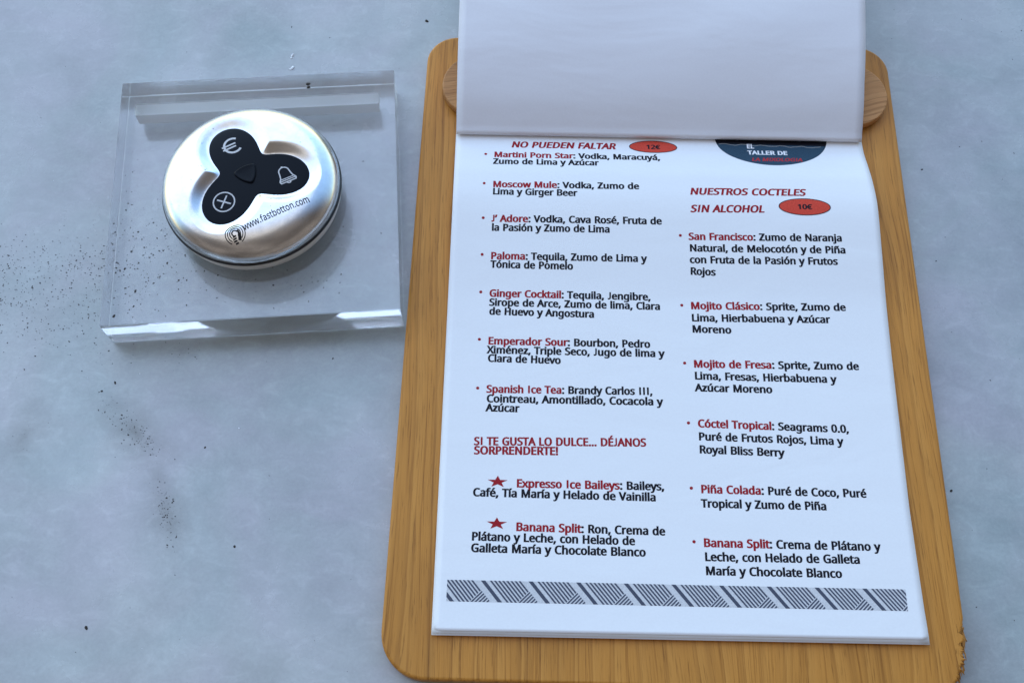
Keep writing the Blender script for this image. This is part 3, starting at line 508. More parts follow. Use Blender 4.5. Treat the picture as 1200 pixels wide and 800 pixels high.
# ------------------------------------------------------------------ lettering
TRI = {}
def winding(loops, x, y):
    w = 0
    for lp in loops:
        for i in range(len(lp)):
            (x1, y1), (x2, y2) = lp[i - 1], lp[i]
            if (y1 <= y) != (y2 <= y):
                t = (y - y1) / (y2 - y1)
                if x1 + t * (x2 - x1) > x: w += 1 if y2 > y1 else -1
    return w

def glyph_tris(key, g):
    """triangulate a letter's outlines (non-zero winding); cached"""
    if key not in TRI:
        loops = [[(k[i], k[i + 1]) for i in range(0, len(k), 2)] for k in g[1:]]
        pts, edges = [], []
        for lp in loops:
            b = len(pts); pts += [Vector(p) for p in lp]
            edges += [(b + i, b + (i + 1) % len(lp)) for i in range(len(lp))]
        if not pts:
            TRI[key] = ([], [])
        else:
            vo, _, fo, *_ = delaunay_2d_cdt(pts, edges, [], 0, 0.01)
            keep = []
            for f in fo:
                cx = sum(vo[i].x for i in f) / 3; cy = sum(vo[i].y for i in f) / 3
                if winding(loops, cx, cy): keep.append(tuple(f))
            TRI[key] = ([(p.x, p.y) for p in vo], keep)
    return TRI[key]

def text_geo(s, glyphs, x0, y0, width=None, sx=4.25, sy=4.45, rot=0.0, shear=0.0, start=0.0):
    """outlines of a string -> flat verts (u, v) and triangles; returns the pen position too"""
    total = sum(glyphs[c][0] for c in s)
    if width: sx = width * 1000.0 / total
    ca, sa = math.cos(rot), math.sin(rot)
    V, F = [], []
    pen = start
    for c in s:
        vo, fo = glyph_tris((id(glyphs), c), glyphs[c])
        base = len(V)
        for px, py in vo:
            x = (pen + px) * sx / 1000.0 + shear * py * sy / 1000.0
            y = py * sy / 1000.0
            V.append((x0 + x * ca - y * sa, y0 + x * sa + y * ca))
        for a, b, c3 in fo:
            A, B, C = vo[a], vo[b], vo[c3]
            ar = (B[0] - A[0]) * (C[1] - A[1]) - (C[0] - A[0]) * (B[1] - A[1])
            F.append((base + a, base + b, base + c3) if ar > 0 else (base + a, base + c3, base + b))
        pen += glyphs[c][0]
    return V, F, pen, sx

def join(parts):
    V, F = [], []
    for v, f in parts:
        o = len(V); V += v; F += [tuple(i + o for i in q) for q in f]
    return V, F

def ribbon(pts, w, closed=False):
    """flat stroke of width w along a polyline (2D)"""
    n = len(pts); V, F = [], []
    for i in range(n):
        if closed: a, b, c = pts[i - 1], pts[i], pts[(i + 1) % n]
        else: a, b, c = pts[max(i - 1, 0)], pts[i], pts[min(i + 1, n - 1)]
        def dirn(p, q):
            dx, dy = q[0] - p[0], q[1] - p[1]; L = math.hypot(dx, dy)
            return (dx / L, dy / L) if L > 1e-9 else None
        d1, d2 = dirn(a, b), dirn(b, c)
        d1 = d1 or d2; d2 = d2 or d1
        nx, ny = -(d1[1] + d2[1]), d1[0] + d2[0]
        k = w / max(nx * nx + ny * ny, 0.9)
        V += [(b[0] + nx * k, b[1] + ny * k), (b[0] - nx * k, b[1] - ny * k)]
    for i in range(n if closed else n - 1):
        j = (i + 1) % n
        F.append((2 * i, 2 * i + 1, 2 * j + 1, 2 * j))
    return V, F

def disc(cx, cy, rx, ry, seg=40, rings=6, a0=0.0):
    V = [(cx, cy)]; F = []
    for r in range(1, rings + 1):
        for s in range(seg):
            a = 2 * math.pi * s / seg + a0
            V.append((cx + rx * r / rings * math.cos(a), cy + ry * r / rings * math.sin(a)))
    for s in range(seg): F.append((0, 1 + s, 1 + (s + 1) % seg))
    for r in range(rings - 1):
        b0 = 1 + r * seg; b1 = b0 + seg
        for s in range(seg):
            t = (s + 1) % seg
            F.append((b0 + s, b1 + s, b1 + t, b0 + t))
    return V, F

def arc(cx, cy, r, a0, a1, n=28):
    return [(cx + r * math.cos(math.radians(a0 + (a1 - a0) * i / n)), cy + r * math.sin(math.radians(a0 + (a1 - a0) * i / n))) for i in range(n + 1)]

def clip_poly(P, a, b, c):
    """keep a*x + b*y <= c"""
    out = []
    for i in range(len(P)):
        p, q = P[i], P[(i + 1) % len(P)]
        dp, dq = a * p[0] + b * p[1] - c, a * q[0] + b * q[1] - c
        if dp <= 0: out.append(p)
        if dp * dq < 0:
            t = dp / (dp - dq); out.append((p[0] + t * (q[0] - p[0]), p[1] + t * (q[1] - p[1])))
    return out

# ------------------------------------------------------------------ the marble table top
def slab():
    x0, x1, y0, y1 = -900, 900, -500, 900
    bm = bmesh.new()
    bmesh.ops.create_cube(bm, size=1)
    for v in bm.verts:
        v.co = Vector(((x0 if v.co.x < 0 else x1) * MM, (y0 if v.co.y < 0 else y1) * MM, (-22 if v.co.z < 0 else 0) * MM))
    bmesh.ops.bevel(bm, geom=bm.edges[:], offset=0.002, segments=3, affect='EDGES')
    me = bpy.data.meshes.new("table_top"); bm.to_mesh(me); bm.free()
    me.materials.append(MAT_MARBLE)
    o = bpy.data.objects.new("table_top", me); COL.objects.link(o)
    return tag(o, "pale grey marble table top with smudges and crumbs", "table", kind='structure')
slab()

# ------------------------------------------------------------------ the clipboard
PO = (-22.42, 46.385)           # page corner on the table, mm
PHI = -0.014582
def at_page(z=0.0): return (PO[0] * MM, PO[1] * MM, z * MM)
BT = 6.0                         # board thickness

def rounded_outline(corners, radii, seg=14):
    """corners counter-clockwise"""
    out = []
    n = len(corners)
    for i in range(n):
        p = Vector(corners[i]); a = (Vector(corners[i - 1]) - p).normalized(); b = (Vector(corners[(i + 1) % n]) - p).normalized()
        half = math.acos(max(-1, min(1, a.dot(b)))) / 2
        d = radii[i] / math.tan(half); c = p + (a + b).normalized() * (radii[i] / math.sin(half))
        s = p + a * d; e = p + b * d
        a0 = math.atan2(s.y - c.y, s.x - c.x); a1 = math.atan2(e.y - c.y, e.x - c.x)
        while a1 < a0: a1 += 2 * math.pi
        if a1 - a0 > math.pi: a1 -= 2 * math.pi
        for k in range(seg + 1):
            t = a0 + (a1 - a0) * k / seg
            out.append((c.x + radii[i] * math.cos(t), c.y + radii[i] * math.sin(t)))
    return out

def densify(P, step):
    out = []
    for i in range(len(P)):
        p, q = P[i], P[(i + 1) % len(P)]
        n = max(1, int(math.hypot(q[0] - p[0], q[1] - p[1]) / step))
        out += [(p[0] + (q[0] - p[0]) * k / n, p[1] + (q[1] - p[1]) * k / n) for k in range(n)]
    return out

def inward(P):
    n = len(P); N = []
    for i in range(n):
        a, c = P[i - 1], P[(i + 1) % n]
        dx, dy = c[0] - a[0], c[1] - a[1]; L = math.hypot(dx, dy) or 1
        N.append((-dy / L, dx / L))
    return N

def plate(name, P, z0, z1, rad, mat, parent, wob=None):
    """a flat plate with rounded rims; P counter-clockwise outline"""
    N = inward(P); n = len(P)
    prof = []
    for k in range(6):
        a = math.pi / 2 * k / 5
        prof.append((rad * (1 - math.sin(a)), z0 + rad * (1 - math.cos(a))))
    for k in range(6):
        a = math.pi / 2 * k / 5
        prof.append((rad * (1 - math.cos(a)), z1 - rad * (1 - math.sin(a))))
    V, F = [], []
    for d, z in prof:
        for i in range(n):
            w = wob(P[i], z) if wob else 0.0
            V.append((P[i][0] + N[i][0] * (d + w), P[i][1] + N[i][1] * (d + w), z))
    R = len(prof)
    for r in range(R - 1):
        for i in range(n):
            j = (i + 1) % n
            F.append((r * n + i, r * n + j, (r + 1) * n + j, (r + 1) * n + i))
    F.append(tuple(reversed(range(n))))
    F.append(tuple((R - 1) * n + i for i in range(n)))
    o = obj(name, V, F, mat, parent)
    for p in o.data.polygons:
        p.use_smooth = len(p.vertices) == 4
    return o

clipboard = thing("clipboard", "oiled wooden clipboard with a chipped lower right corner under the printed menu", "clipboard", at_page(), PHI)
b_out = densify(rounded_outline([(-15.9, -14.1), (160.3, -14.0), (160.2, 221.6), (-14.0, 221.6)], [14, 13.5, 11.5, 11.5]), 3.0)
# finer steps where the corner is broken
def refine(P):
    out = []
    for i in range(len(P)):
        p, q = P[i], P[(i + 1) % len(P)]
        out.append(p)
        if 150 < p[0] and p[1] < 16:
            for k in (0.25, 0.5, 0.75): out.append((p[0] + (q[0] - p[0]) * k, p[1] + (q[1] - p[1]) * k))
    return out
b_out = refine(b_out)
rng = random.Random(3)
chip_noise = {}
def chip(p, z):
    if p[0] < 154 or not (-11.5 < p[1] < 8.5): return 0.0
    key = (round(p[0], 2), round(p[1], 2))
    if key not in chip_noise: chip_noise[key] = rng.uniform(0.1, 1.0)
    fall = min(1.0, (8.5 - p[1]) / 4, (p[1] + 11.5) / 4)
    lift = max(0.0, min(1.0, (z - 1.0) / 4.0))
    return (0.2 + 1.5 * chip_noise[key]) * fall * lift
plate("board", b_out, 0.05, BT, 1.1, MAT_BOARD, clipboard, chip)

def splinters():
    """ragged torn fibres lying in the broken corner"""
    r = random.Random(11)
    V, F = [], []
    for k in range(120):
        v = r.uniform(-10.5, 8.0)
        edge = 160.2 if v > -1 else 160.2 - (13.5 - math.sqrt(max(0, 13.5**2 - (v + 0.5) ** 2)))
        u = edge - 0.45 - r.uniform(0.0, 3.4) * (1 - 0.5 * abs(v + 1.5) / 9.5)
        L = r.uniform(0.8, 4.2); w = r.uniform(0.12, 0.42); a = math.pi / 2 + r.gauss(0.1, 0.22)
        z = BT - 0.15 - r.uniform(0.0, 1.8) * (1 if u > edge - 2.2 else 0.12); tilt = r.gauss(0, 0.07)
        d = (math.cos(a), math.sin(a)); nn = (-d[1], d[0])
        b = len(V)
        for t, ww, hh in ((-0.5, 0.15, 0.0), (-0.1, 1.0, 0.35), (0.25, 0.7, 0.25), (0.5, 0.05, 0.0)):
            cx, cy, cz = u + d[0] * L * t, v + d[1] * L * t, z + L * t * tilt
            V += [(cx + nn[0] * w * ww, cy + nn[1] * w * ww, cz), (cx, cy, cz + w * (0.3 + hh)),
                  (cx - nn[0] * w * ww, cy - nn[1] * w * ww, cz), (cx, cy, cz - w)]
        for s in range(3):
            for q in range(4):
                F.append((b + s * 4 + q, b + s * 4 + (q + 1) % 4, b + s * 4 + 4 + (q + 1) % 4, b + s * 4 + 4 + q))
        F += [(b, b + 1, b + 2, b + 3), (b + 12, b + 15, b + 14, b + 13)]
    return fix_normals(obj("splintered_corner", V, F, MAT_TORN, clipboard))
splinters()["label"] = "torn brown splinters at the broken corner"

# bar that clamps the sheets: a wooden lath with round ends
r_b = 13.6
bar_out = [(6.2 + r_b * math.cos(math.radians(a)), 196.6 + r_b * math.sin(math.radians(a))) for a in range(90, 271, 9)] + \
          [(143.2 + r_b * math.cos(math.radians(a)), 196.4 + r_b * math.sin(math.radians(a))) for a in range(-90, 91, 9)]
plate("clamp_bar", densify(bar_out, 4.0), 7.15, 10.2, 0.5, MAT_BAR, clipboard)
for u in (18.0, 131.5):
    V, F = [], []
    for k, (rr, z) in enumerate(((0.0, 11.6), (2.0, 11.5), (3.4, 11.0), (3.8, 10.1))):
        for s in range(24):
            a = 2 * math.pi * s / 24
            V.append((u + rr * math.cos(a), 196.5 + rr * math.sin(a), z))
    for k in range(3):
        for s in range(24):
            t = (s + 1) % 24
            F.append((k * 24 + s, (k + 1) * 24 + s, (k + 1) * 24 + t, k * 24 + t))
    obj("screw_head", V, F, MAT_RING, clipboard, True)

# ------------------------------------------------------------------ the sheets
VK = [-3, 0, 5, 30, 80, 110, 130, 148, 158, 166, 174, 182, 215]
HK = [8.05, 8.0, 7.9, 7.75, 7.9, 8.5, 10.1, 11.3, 10.6, 9.0, 7.2, 6.75, 6.75]
def page_z(u, v):
    b = pch(VK, HK, v)
    hump = max(0.0, b - 7.8) if v > 60 else 0.0
    w = 0.10 * math.sin(u * 0.055 + v * 0.021) * math.sin(v * 0.033 + 0.6) * min(1, max(0, (176 - v) / 30))
    return b + hump * (0.25 * (u / 148) - 0.1) + w
def page_left(v): return -1.35 * v / 175
def page_right(v): return lerp([0, 40, 115, 150, 176, 215], [148, 147.1, 147.4, 147.4, 146.4, 146.2], v) 

def sheet(name, zf, lf, rf, v0, v1, mat, parent, rad=0.0, nu=60, nv=150, bottom=None, thick=0.11):
    V, F = [], []
    for j in range(nv + 1):
        for i in range(nu + 1):
            v = v0 + (v1 - v0) * j / nv
            a, b = lf(v), rf(v)
            s = i / nu
            u = a + (b - a) * s
            if bottom: v += bottom(s) * (1 - j / nv)
            if rad and j / nv < 0.06:
                for cu_, sg in ((a + rad, -1), (b - rad, 1)):
                    du, dv = (u - cu_) * sg, (v0 + (bottom(s) if bottom else 0) + rad) - v
                    if du > 0 and dv > 0:
                        d = math.hypot(du, dv); m = max(du, dv)
                        if d > 1e-6:
                            u = cu_ + sg * du * m / d; v = v0 + (bottom(s) if bottom else 0) + rad - dv * m / d
            V.append((u, v, zf(u, v)))
    for j in range(nv):
        for i in range(nu):
            k = j * (nu + 1) + i
            F.append((k, k + 1, k + nu + 2, k + nu + 1))
    o = obj(name, V, F, mat, parent, True)
    sol = o.modifiers.new("thickness", 'SOLIDIFY'); sol.thickness = thick * MM; sol.offset = -1
    return o

menu = thing("menu_sheet", "open white menu page printed with cocktail names in red and black", "menu", at_page(), PHI)
sheet("paper", page_z, page_left, page_right, 0.0, 212.0, MAT_PAPER, menu, rad=1.5, nu=74, nv=212, bottom=lambda s: 1.3 * s)

def under_z(gap, flat):
    def f(u, v):
        g = gap * lerp([0, 20, 182, 215], [1.0, 0.8, 0.35, 0.35], v)
        z = page_z(u, v) - g
        return min(z, flat + 0.7 * max(0, (12 - v) / 12)) if v < 178 else z
    return f
second = thing("loose_sheet", "white sheet directly beneath the printed menu page, only its lower edge showing", "sheet", at_page(), PHI)
sheet("paper", under_z(0.30, 7.45), lambda v: -0.35 - 1.2 * v / 175, lambda v: page_right(v) + 0.1 - 0.2 * v / 175, -0.75, 212, MAT_PAPER_B, second, nu=40, nv=106, bottom=lambda s: 1.15 * s + 0.1)
third = thing("loose_sheet", "bottom white sheet of the stack, lying flat on the wooden board", "sheet", at_page(), PHI)
sheet("paper", under_z(0.62, 7.0), lambda v: -0.55 - 1.0 * v / 175, lambda v: page_right(v) + 0.35 - 0.6 * v / 175, -1.25, 212, MAT_PAPER_B, third, nu=40, nv=106, bottom=lambda s: 1.25 * s)

# the page turned over the clamp: out from under the bar, folded back and springing up over the top
def flipped():
    path = [(212, 6.95), (205, 6.95), (196, 6.95), (188, 6.98), (182.5, 7.05), (179.5, 7.25), (177.8, 7.5)]
    for k in range(1, 10):
        a = -math.pi / 2 - math.pi * k / 10
        path.append((176.8 + 0.85 * math.cos(a), 8.35 + 0.85 * math.sin(a)))
    path += [(177.6, 9.6), (180.5, 11.4), (186, 14.6), (191, 16.9), (197, 19.2), (206, 22.0), (216, 24.3), (226, 26.0), (240, 27.7),
             (256, 28.6), (275, 28.0), (295, 25.0), (316, 19.8), (337, 14.0), (357, 8.8), (380, 4.5)]
    L = [0]
    for i in range(1, len(path)): L.append(L[-1] + math.hypot(path[i][0] - path[i - 1][0], path[i][1] - path[i - 1][1]))
    fine = []
    n = 240
    for k in range(n + 1):
        s = L[-1] * (k / n)
        fine.append((pch(L, [p[0] for p in path], s), pch(L, [p[1] for p in path], s)))
    fold = max(range(len(L)), key=lambda i: -path[i][0])
    nu = 50; V, F = [], []
    for v, z in fine:
        lo = -1.35 - 0.35 * max(0, min(1, (v - 177) / 50)); 
        hi = lerp([0, 176, 194, 206, 225, 400], [145.8, 145.8, 145.7, 146.2, 146.9, 147.4], v)
        for i in range(nu + 1):
            s = i / nu
            skew = 1.0 * s
            top = z > 9.1
            wz = (0.35 * math.sin(s * 5.0 + v * 0.05) + 0.25 * math.sin(s * 11 - v * 0.09)) * min(1, max(0, (v - 186) / 30)) if top else 0
            V.append((lo + (hi - lo) * s, v + skew * (1 if v < 186 and z > 7.0 else (max(0, 1 - (v - 186) / 40) if top else 0)), z + wz))
    for j in range(n):
        for i in range(nu):
            k = j * (nu + 1) + i
            F.append((k, k + 1, k + nu + 2, k + nu + 1))
    t = thing("flipped_sheet", "blank back of a page folded up over the wooden clamp bar", "sheet", at_page(), PHI)
    o = obj("paper", V, F, MAT_PAPER_C, t, True)
    s = o.modifiers.new("thickness", 'SOLIDIFY'); s.thickness = 0.11 * MM; s.offset = 0
flipped()

# ------------------------------------------------------------------ printing on the menu page
def on_page(V2, dz): return [(u, v, page_z(u, v) + dz) for u, v in V2]
def printed(name, geo, mat, parent, dz=0.035):
    return obj(name, on_page(geo[0], dz), geo[1], mat, parent)

def line_geo(row, size_y, shear=0.0):
    """returns (red geometry, black geometry) of one printed line"""
    name, rest, u0, v0, u1, v1 = row
    w = math.hypot(u1 - u0, v1 - v0); rot = math.atan2(v1 - v0, u1 - u0)
    total = sum(GLYPHS[c][0] for c in name + rest); sx = w * 1000.0 / total
    red = black = None
    pen = 0.0
    nm = name[:-1] if name.endswith(":") else name
    if nm:
        V, F, pen, _ = text_geo(nm, GLYPHS, u0, v0, None, sx, size_y, rot, shear); red = (V, F)
    rs = name[len(nm):] + rest
    if rs:
        V, F, pen, _ = text_geo(rs, GLYPHS, u0, v0, None, sx, size_y, rot, shear, start=pen); black = (V, F)
    return red, black

def star_geo(cu_, cv_, rx, ry):
    P = []
    for k in range(10):
        r = 1.0 if k % 2 == 0 else 0.40
        a = math.radians(90 + 36 * k)
        P.append((cu_ + rx * r * math.cos(a), cv_ + ry * r * math.sin(a)))
    V = [(cu_, cv_)] + P
    return V, [(0, 1 + k, 1 + (k + 1) % 10) for k in range(10)]

star_at = [(17.79, 46.3), (17.95, 32.9)]
for it in PRINT:
    if it.get("k"):
        red, _ = line_geo(it["l"][0], 4.55 if it["k"] == "h2" else 4.75, 0.2 if it["k"] == "h" else 0.0)
        printed("heading", red, MAT_RED, menu)
        continue
    reds, blacks = [], []
    for row in it["l"]:
        r, b = line_geo(row, 4.45)
        if r: reds.append(r)
        if b: blacks.append(b)
    entry = printed("drink_entry", join(blacks), MAT_INK, menu)
    printed("drink_name", join(reds), MAT_RED, entry)
    if "b" in it:
        printed("bullet_point", disc(it["b"][0], it["b"][1], 0.52, 0.52, 16, 1), MAT_RED, entry)
    else:
        s = star_at.pop(0)
        printed("star", star_geo(s[0], s[1], 3.35, 2.0), MAT_RED, entry)

def badge(cu_, cv_, rx, ry, words, wsize, width, mat):
    b = printed("price_badge", disc(cu_, cv_, rx, ry, 48, 8), mat, menu, 0.03)
    rim = [(cu_ + rx * math.cos(a), cv_ + ry * math.sin(a)) for a in [2 * math.pi * k / 64 for k in range(64)]]
    printed("outline", ribbon(rim, 0.28, True), MAT_INK, b, 0.045)
    V, F, _, _ = text_geo(words, GLYPHS, cu_ - width / 2, cv_ - 0.3 * wsize, width, 4, wsize, math.radians(0.5))
    printed("price", (V, F), MAT_INK, b, 0.06)
badge(70.2, 173.0, 8.6, 2.75, "12€", 3.3, 5.0, MAT_RED_B)
badge(121.94, 147.05, 8.95, 3.25, "10€", 3.3, 5.0, MAT_RED_B)

def round_logo():
    cu_, cv_, rx, ry = 113.2, 178.3, 20.4, 13.0
    b = printed("round_emblem", disc(cu_, cv_, rx, ry, 72, 14), MAT_NAVY, menu, 0.03)
    P = [(cu_ + rx * math.cos(2 * math.pi * k / 96), cv_ + ry * math.sin(2 * math.pi * k / 96)) for k in range(96)]
    top = clip_poly(P, 0, -1, -175.3)
    strips = []
    for k in range(12):                       # cut into bands so that it follows the paper
        lo, hi = 175.3 + k * 1.35, 175.3 + (k + 1) * 1.35
        q = clip_poly(clip_poly(top, 0, 1, hi), 0, -1, -lo)
        if len(q) > 2: strips.append((q, [tuple(range(len(q)))]))
    printed("dark_field", join(strips), MAT_INK, b, 0.045)
    rg = random.Random(5)
    w = [(94.2 + 1.0 * k, 175.1 + 0.25 * math.sin(k * 0.9) + rg.uniform(-0.12, 0.12) - 0.012 * k) for k in range(38)]
    printed("chalk_line", ribbon(w, 0.26), MAT_CHALK, b, 0.055)
    V, F, _, _ = text_geo("EL", GLYPHS, 104.2, 173.5, 2.7, 4, 3.3, 0.01); printed("lettering", (V, F), MAT_WHITE, b, 0.06)
    V, F, _, _ = text_geo("TALLER DE", GLYPHS, 104.35, 170.55, 14.4, 4, 3.2, 0.012); printed("lettering", (V, F), MAT_WHITE, b, 0.06)
    V, F, _, _ = text_geo("LA MIXOLOGIA", GLYPHS, 105.3, 167.15, 18.2, 4, 2.9, 0.02, 0.25); printed("lettering", (V, F), MAT_RED_D, b, 0.06)
round_logo()

def border_band():
    u0, u1 = 3.45, 142.8
    def vb(u): return 8.75 + 0.9 * (u - u0) / (u1 - u0)
    Hh = 6.45
    bands = []
    for k in range(40):
        a, b = u0 + (u1 - u0) * k / 40, u0 + (u1 - u0) * (k + 1) / 40
        bands.append(([(a, vb(a)), (b, vb(b)), (b, vb(b) + Hh), (a, vb(a) + Hh)], [(0, 1, 2, 3)]))
    back = printed("border_band", join(bands), MAT_HATCH, menu, 0.025)
    polys = []
    per = 14.5; sl = 0.83
    box = [(u0, 0), (u1, 0), (u1, Hh), (u0, Hh)]          # x = u, y measured downwards
    def add(conds):
        P = box
        for a, b, c in conds:
            P = clip_poly(P, a, b, c)
            if len(P) < 3: return
        polys.append(([(x, vb(x) + Hh - y) for x, y in reversed(P)], [tuple(range(len(P)))]))
    for un in range(-1, 11):
        X = 13.65 + per * (un - 1)
        def q_between(a, b, extra=()):
            # q = (x - X) - sl*y
            add([(-1, sl, -(X + a)), (1, -sl, X + b)] + list(extra))
        q_between(0, 1.35)
        for k in range(8):
            a = 2.72 + 1.25 * k
            q_between(a, a + 0.66, [(1, 1, X + 17.7)])
        for k in range(5):
            p0 = X + 18.05 + 1.18 * k
            add([(-1, -1, -p0), (1, 1, p0 + 0.64), (1, -sl, X + 12.35)])
    cut = []
    for V, F in polys:                                   # short pieces follow the paper well enough
        cut.append((V, F))
    printed("stripes", join(cut), MAT_SLATE, back, 0.05)
border_band()

# ------------------------------------------------------------------ the clear block
BLK = (-90.34, 193.83); BROT = 0.0763; BTH = 13.8
def block():
    W, D = 99.0 / 2, 97.2 / 2
    sx0, sx1, sy0, sy1 = -44.0, 43.6, 34.2, 38.8
    dep = 9.3; t = BTH; z0 = 0.04
    V = [(-W, -D, z0), (W, -D, z0), (W, D, z0), (-W, D, z0), (-W, -D, t), (W, -D, t), (W, D, t), (-W, D, t),
         (sx0, sy0, t), (sx1, sy0, t), (sx1, sy1, t), (sx0, sy1, t),
         (sx0, sy0, t - dep), (sx1, sy0, t - dep), (sx1, sy1, t - dep), (sx0, sy1, t - dep)]
    F = [(3, 2, 1, 0), (0, 1, 5, 4), (1, 2, 6, 5), (2, 3, 7, 6), (3, 0, 4, 7),
         (4, 5, 9, 8), (5, 6, 10, 9), (6, 7, 11, 10), (7, 4, 8, 11),
         (8, 9, 13, 12), (9, 10, 14, 13), (10, 11, 15, 14), (11, 8, 12, 15), (12, 13, 14, 15)]
    o = obj("acrylic_block", V, F, MAT_ACRYLIC)
    bm = bmesh.new(); bm.from_mesh(o.data)
    bmesh.ops.recalc_face_normals(bm, faces=bm.faces)
    bmesh.ops.bevel(bm, geom=[e for e in bm.edges], offset=0.00022, segments=2, affect='EDGES')
    bm.to_mesh(o.data); bm.free()
    o.location = (BLK[0] * MM, BLK[1] * MM, 0); o.rotation_euler = (0, 0, BROT)
    o.data.materials.append(MAT_ACRYLIC_EDGE); o.data.materials.append(MAT_ACRYLIC_SLOT)
    for p in o.data.polygons:
        c = p.center / MM
        if abs(p.normal.z) < 0.5:
            p.material_index = 2 if (abs(c.x) < 45 and 33 < c.y < 40) else 1
        elif abs(c.x) < 44.5 and 33.5 < c.y < 39.5 and c.z < BTH - 1:
            p.material_index = 2
    tag(o, "thick clear acrylic block with a card slot, standing under the round steel button", "display block")
block()

# ------------------------------------------------------------------ the call button
ca, sa = math.cos(BROT), math.sin(BROT)
PX, PY = 0.45, -1.6
TX, TY = -0.25, 0.5            # the keypad sits a touch off the middle of the shell
button = thing("call_button", "round brushed steel table call button with a black three-lobed keypad", "button",
               ((BLK[0] + PX * ca - PY * sa) * MM, (BLK[1] + PX * sa + PY * ca) * MM, (BTH + 0.02) * MM), BROT)

LOBE = math.radians(-3.5)
def tre_r(a):
    t = 3 * (a - LOBE)
    return 15.35 + 5.85 * math.cos(t) - 0.28 * math.cos(2 * t)
TRE = np.array([(TX + tre_r(a) * math.cos(a), TY + tre_r(a) * math.sin(a)) for a in np.linspace(0, 2 * math.pi, 480, endpoint=False)])
def tre_sd(x, y):
    """signed distance to the edge of the keypad"""
    d = float(np.sqrt(((TRE - (x, y)) ** 2).sum(1).min()))
    return d if math.hypot(x - TX, y - TY) > tre_r(math.atan2(y - TY, x - TX)) else -d
SR, SZ = 30.2, 6.4
SUNK, SLOPE = 2.3, 4.1        # the keypad lies in a dished recess
def dome(r):
    q = min(1.0, r / SR)
    return SZ + 8.7 * max(0.0, 1 - q ** 3.3) ** (1 / 2.25)
def pad_z(x, y): return dome(math.hypot(x, y)) - SUNK + 0.08
def shell_z(x, y):
    z = dome(math.hypot(x, y)); d = tre_sd(x, y)
    if d <= 0:
        k = min(1.0, -d / 1.2); return z - SUNK - 0.16 * k * k * (3 - 2 * k) - 0.02
    k = min(1.0, d / SLOPE)
    k = 0.72 * k + 0.28 * k * k * (3 - 2 * k)
    return z - SUNK * (1 - k)

def shell():
    nr, na = 190, 360
    V, F = [(0, 0, shell_z(0, 0))], []
    for i in range(1, nr + 1):
        t = i / nr
        r = SR * math.sin(t * math.pi / 2) ** 0.9
        for s in range(na):
            a = 2 * math.pi * s / na
            V.append((r * math.cos(a), r * math.sin(a), shell_z(r * math.cos(a), r * math.sin(a))))
    for s in range(na): F.append((0, 1 + s, 1 + (s + 1) % na))
    for i in range(nr - 1):
        b0 = 1 + i * na; b1 = b0 + na
        for s in range(na):
            t = (s + 1) % na
            F.append((b0 + s, b1 + s, b1 + t, b0 + t))
    # turn the rim under
    b0 = 1 + (nr - 1) * na
    for r, z in ((SR - 0.05, SZ - 0.1), (SR - 0.6, SZ - 0.15)):
        b1 = len(V)
        for s in range(na):
            a = 2 * math.pi * s / na; V.append((r * math.cos(a), r * math.sin(a), z))
        for s in range(na):
            t = (s + 1) % na; F.append((b0 + s, b1 + s, b1 + t, b0 + t))
        b0 = b1
    return obj("shell", V, F, MAT_STEEL, button, True)
shell_o = shell()

def lathe(name, prof, mat, parent, seg=160, cap=True):
    V, F = [], []
    for r, z in prof:
        for s in range(seg):
            a = 2 * math.pi * s / seg; V.append((r * math.cos(a), r * math.sin(a), z))
    for k in range(len(prof) - 1):
        for s in range(seg):
            t = (s + 1) % seg; F.append((k * seg + s, k * seg + t, (k + 1) * seg + t, (k + 1) * seg + s))
    if cap: F.append(tuple(reversed(range(seg)))); 
    return obj(name, V, F, mat, parent, True)
lathe("seal_ring", [(29.0, 5.2), (30.2, 5.25), (30.62, 5.42), (30.62, 5.95), (30.4, 6.2), (29.0, 6.3)], MAT_RING, button, cap=False)
lathe("base", [(27.6, -0.12), (28.4, 0.02), (29.0, 0.12), (29.6, 0.7), (30.0, 2.0), (30.25, 3.6), (30.3, 5.1), (29.4, 5.22)], MAT_BASE, button)

def pad():
    na = 240; V, F = [], []
    prof = [k / 14 * 0.96 for k in range(1, 15)] + [0.985, 1.0]
    drop = [0.0] * 14 + [-0.03, -0.16]
    for f, dz in zip(prof, drop):
        for s in range(na):
            a = 2 * math.pi * s / na; r = (tre_r(a) + 0.1) * f
            x, y = TX + r * math.cos(a), TY + r * math.sin(a)
            V.append((x, y, pad_z(x, y) + dz))
    V.append((TX, TY, pad_z(TX, TY))); c = len(V) - 1
    for s in range(na): F.append((c, s, (s + 1) % na))
    for k in range(len(prof) - 1):
        for s in range(na):
            t = (s + 1) % na; F.append((k * na + s, (k + 1) * na + s, (k + 1) * na + t, k * na + t))
    return obj("keypad", V, F, MAT_PAD, button, True)
pad_o = pad()

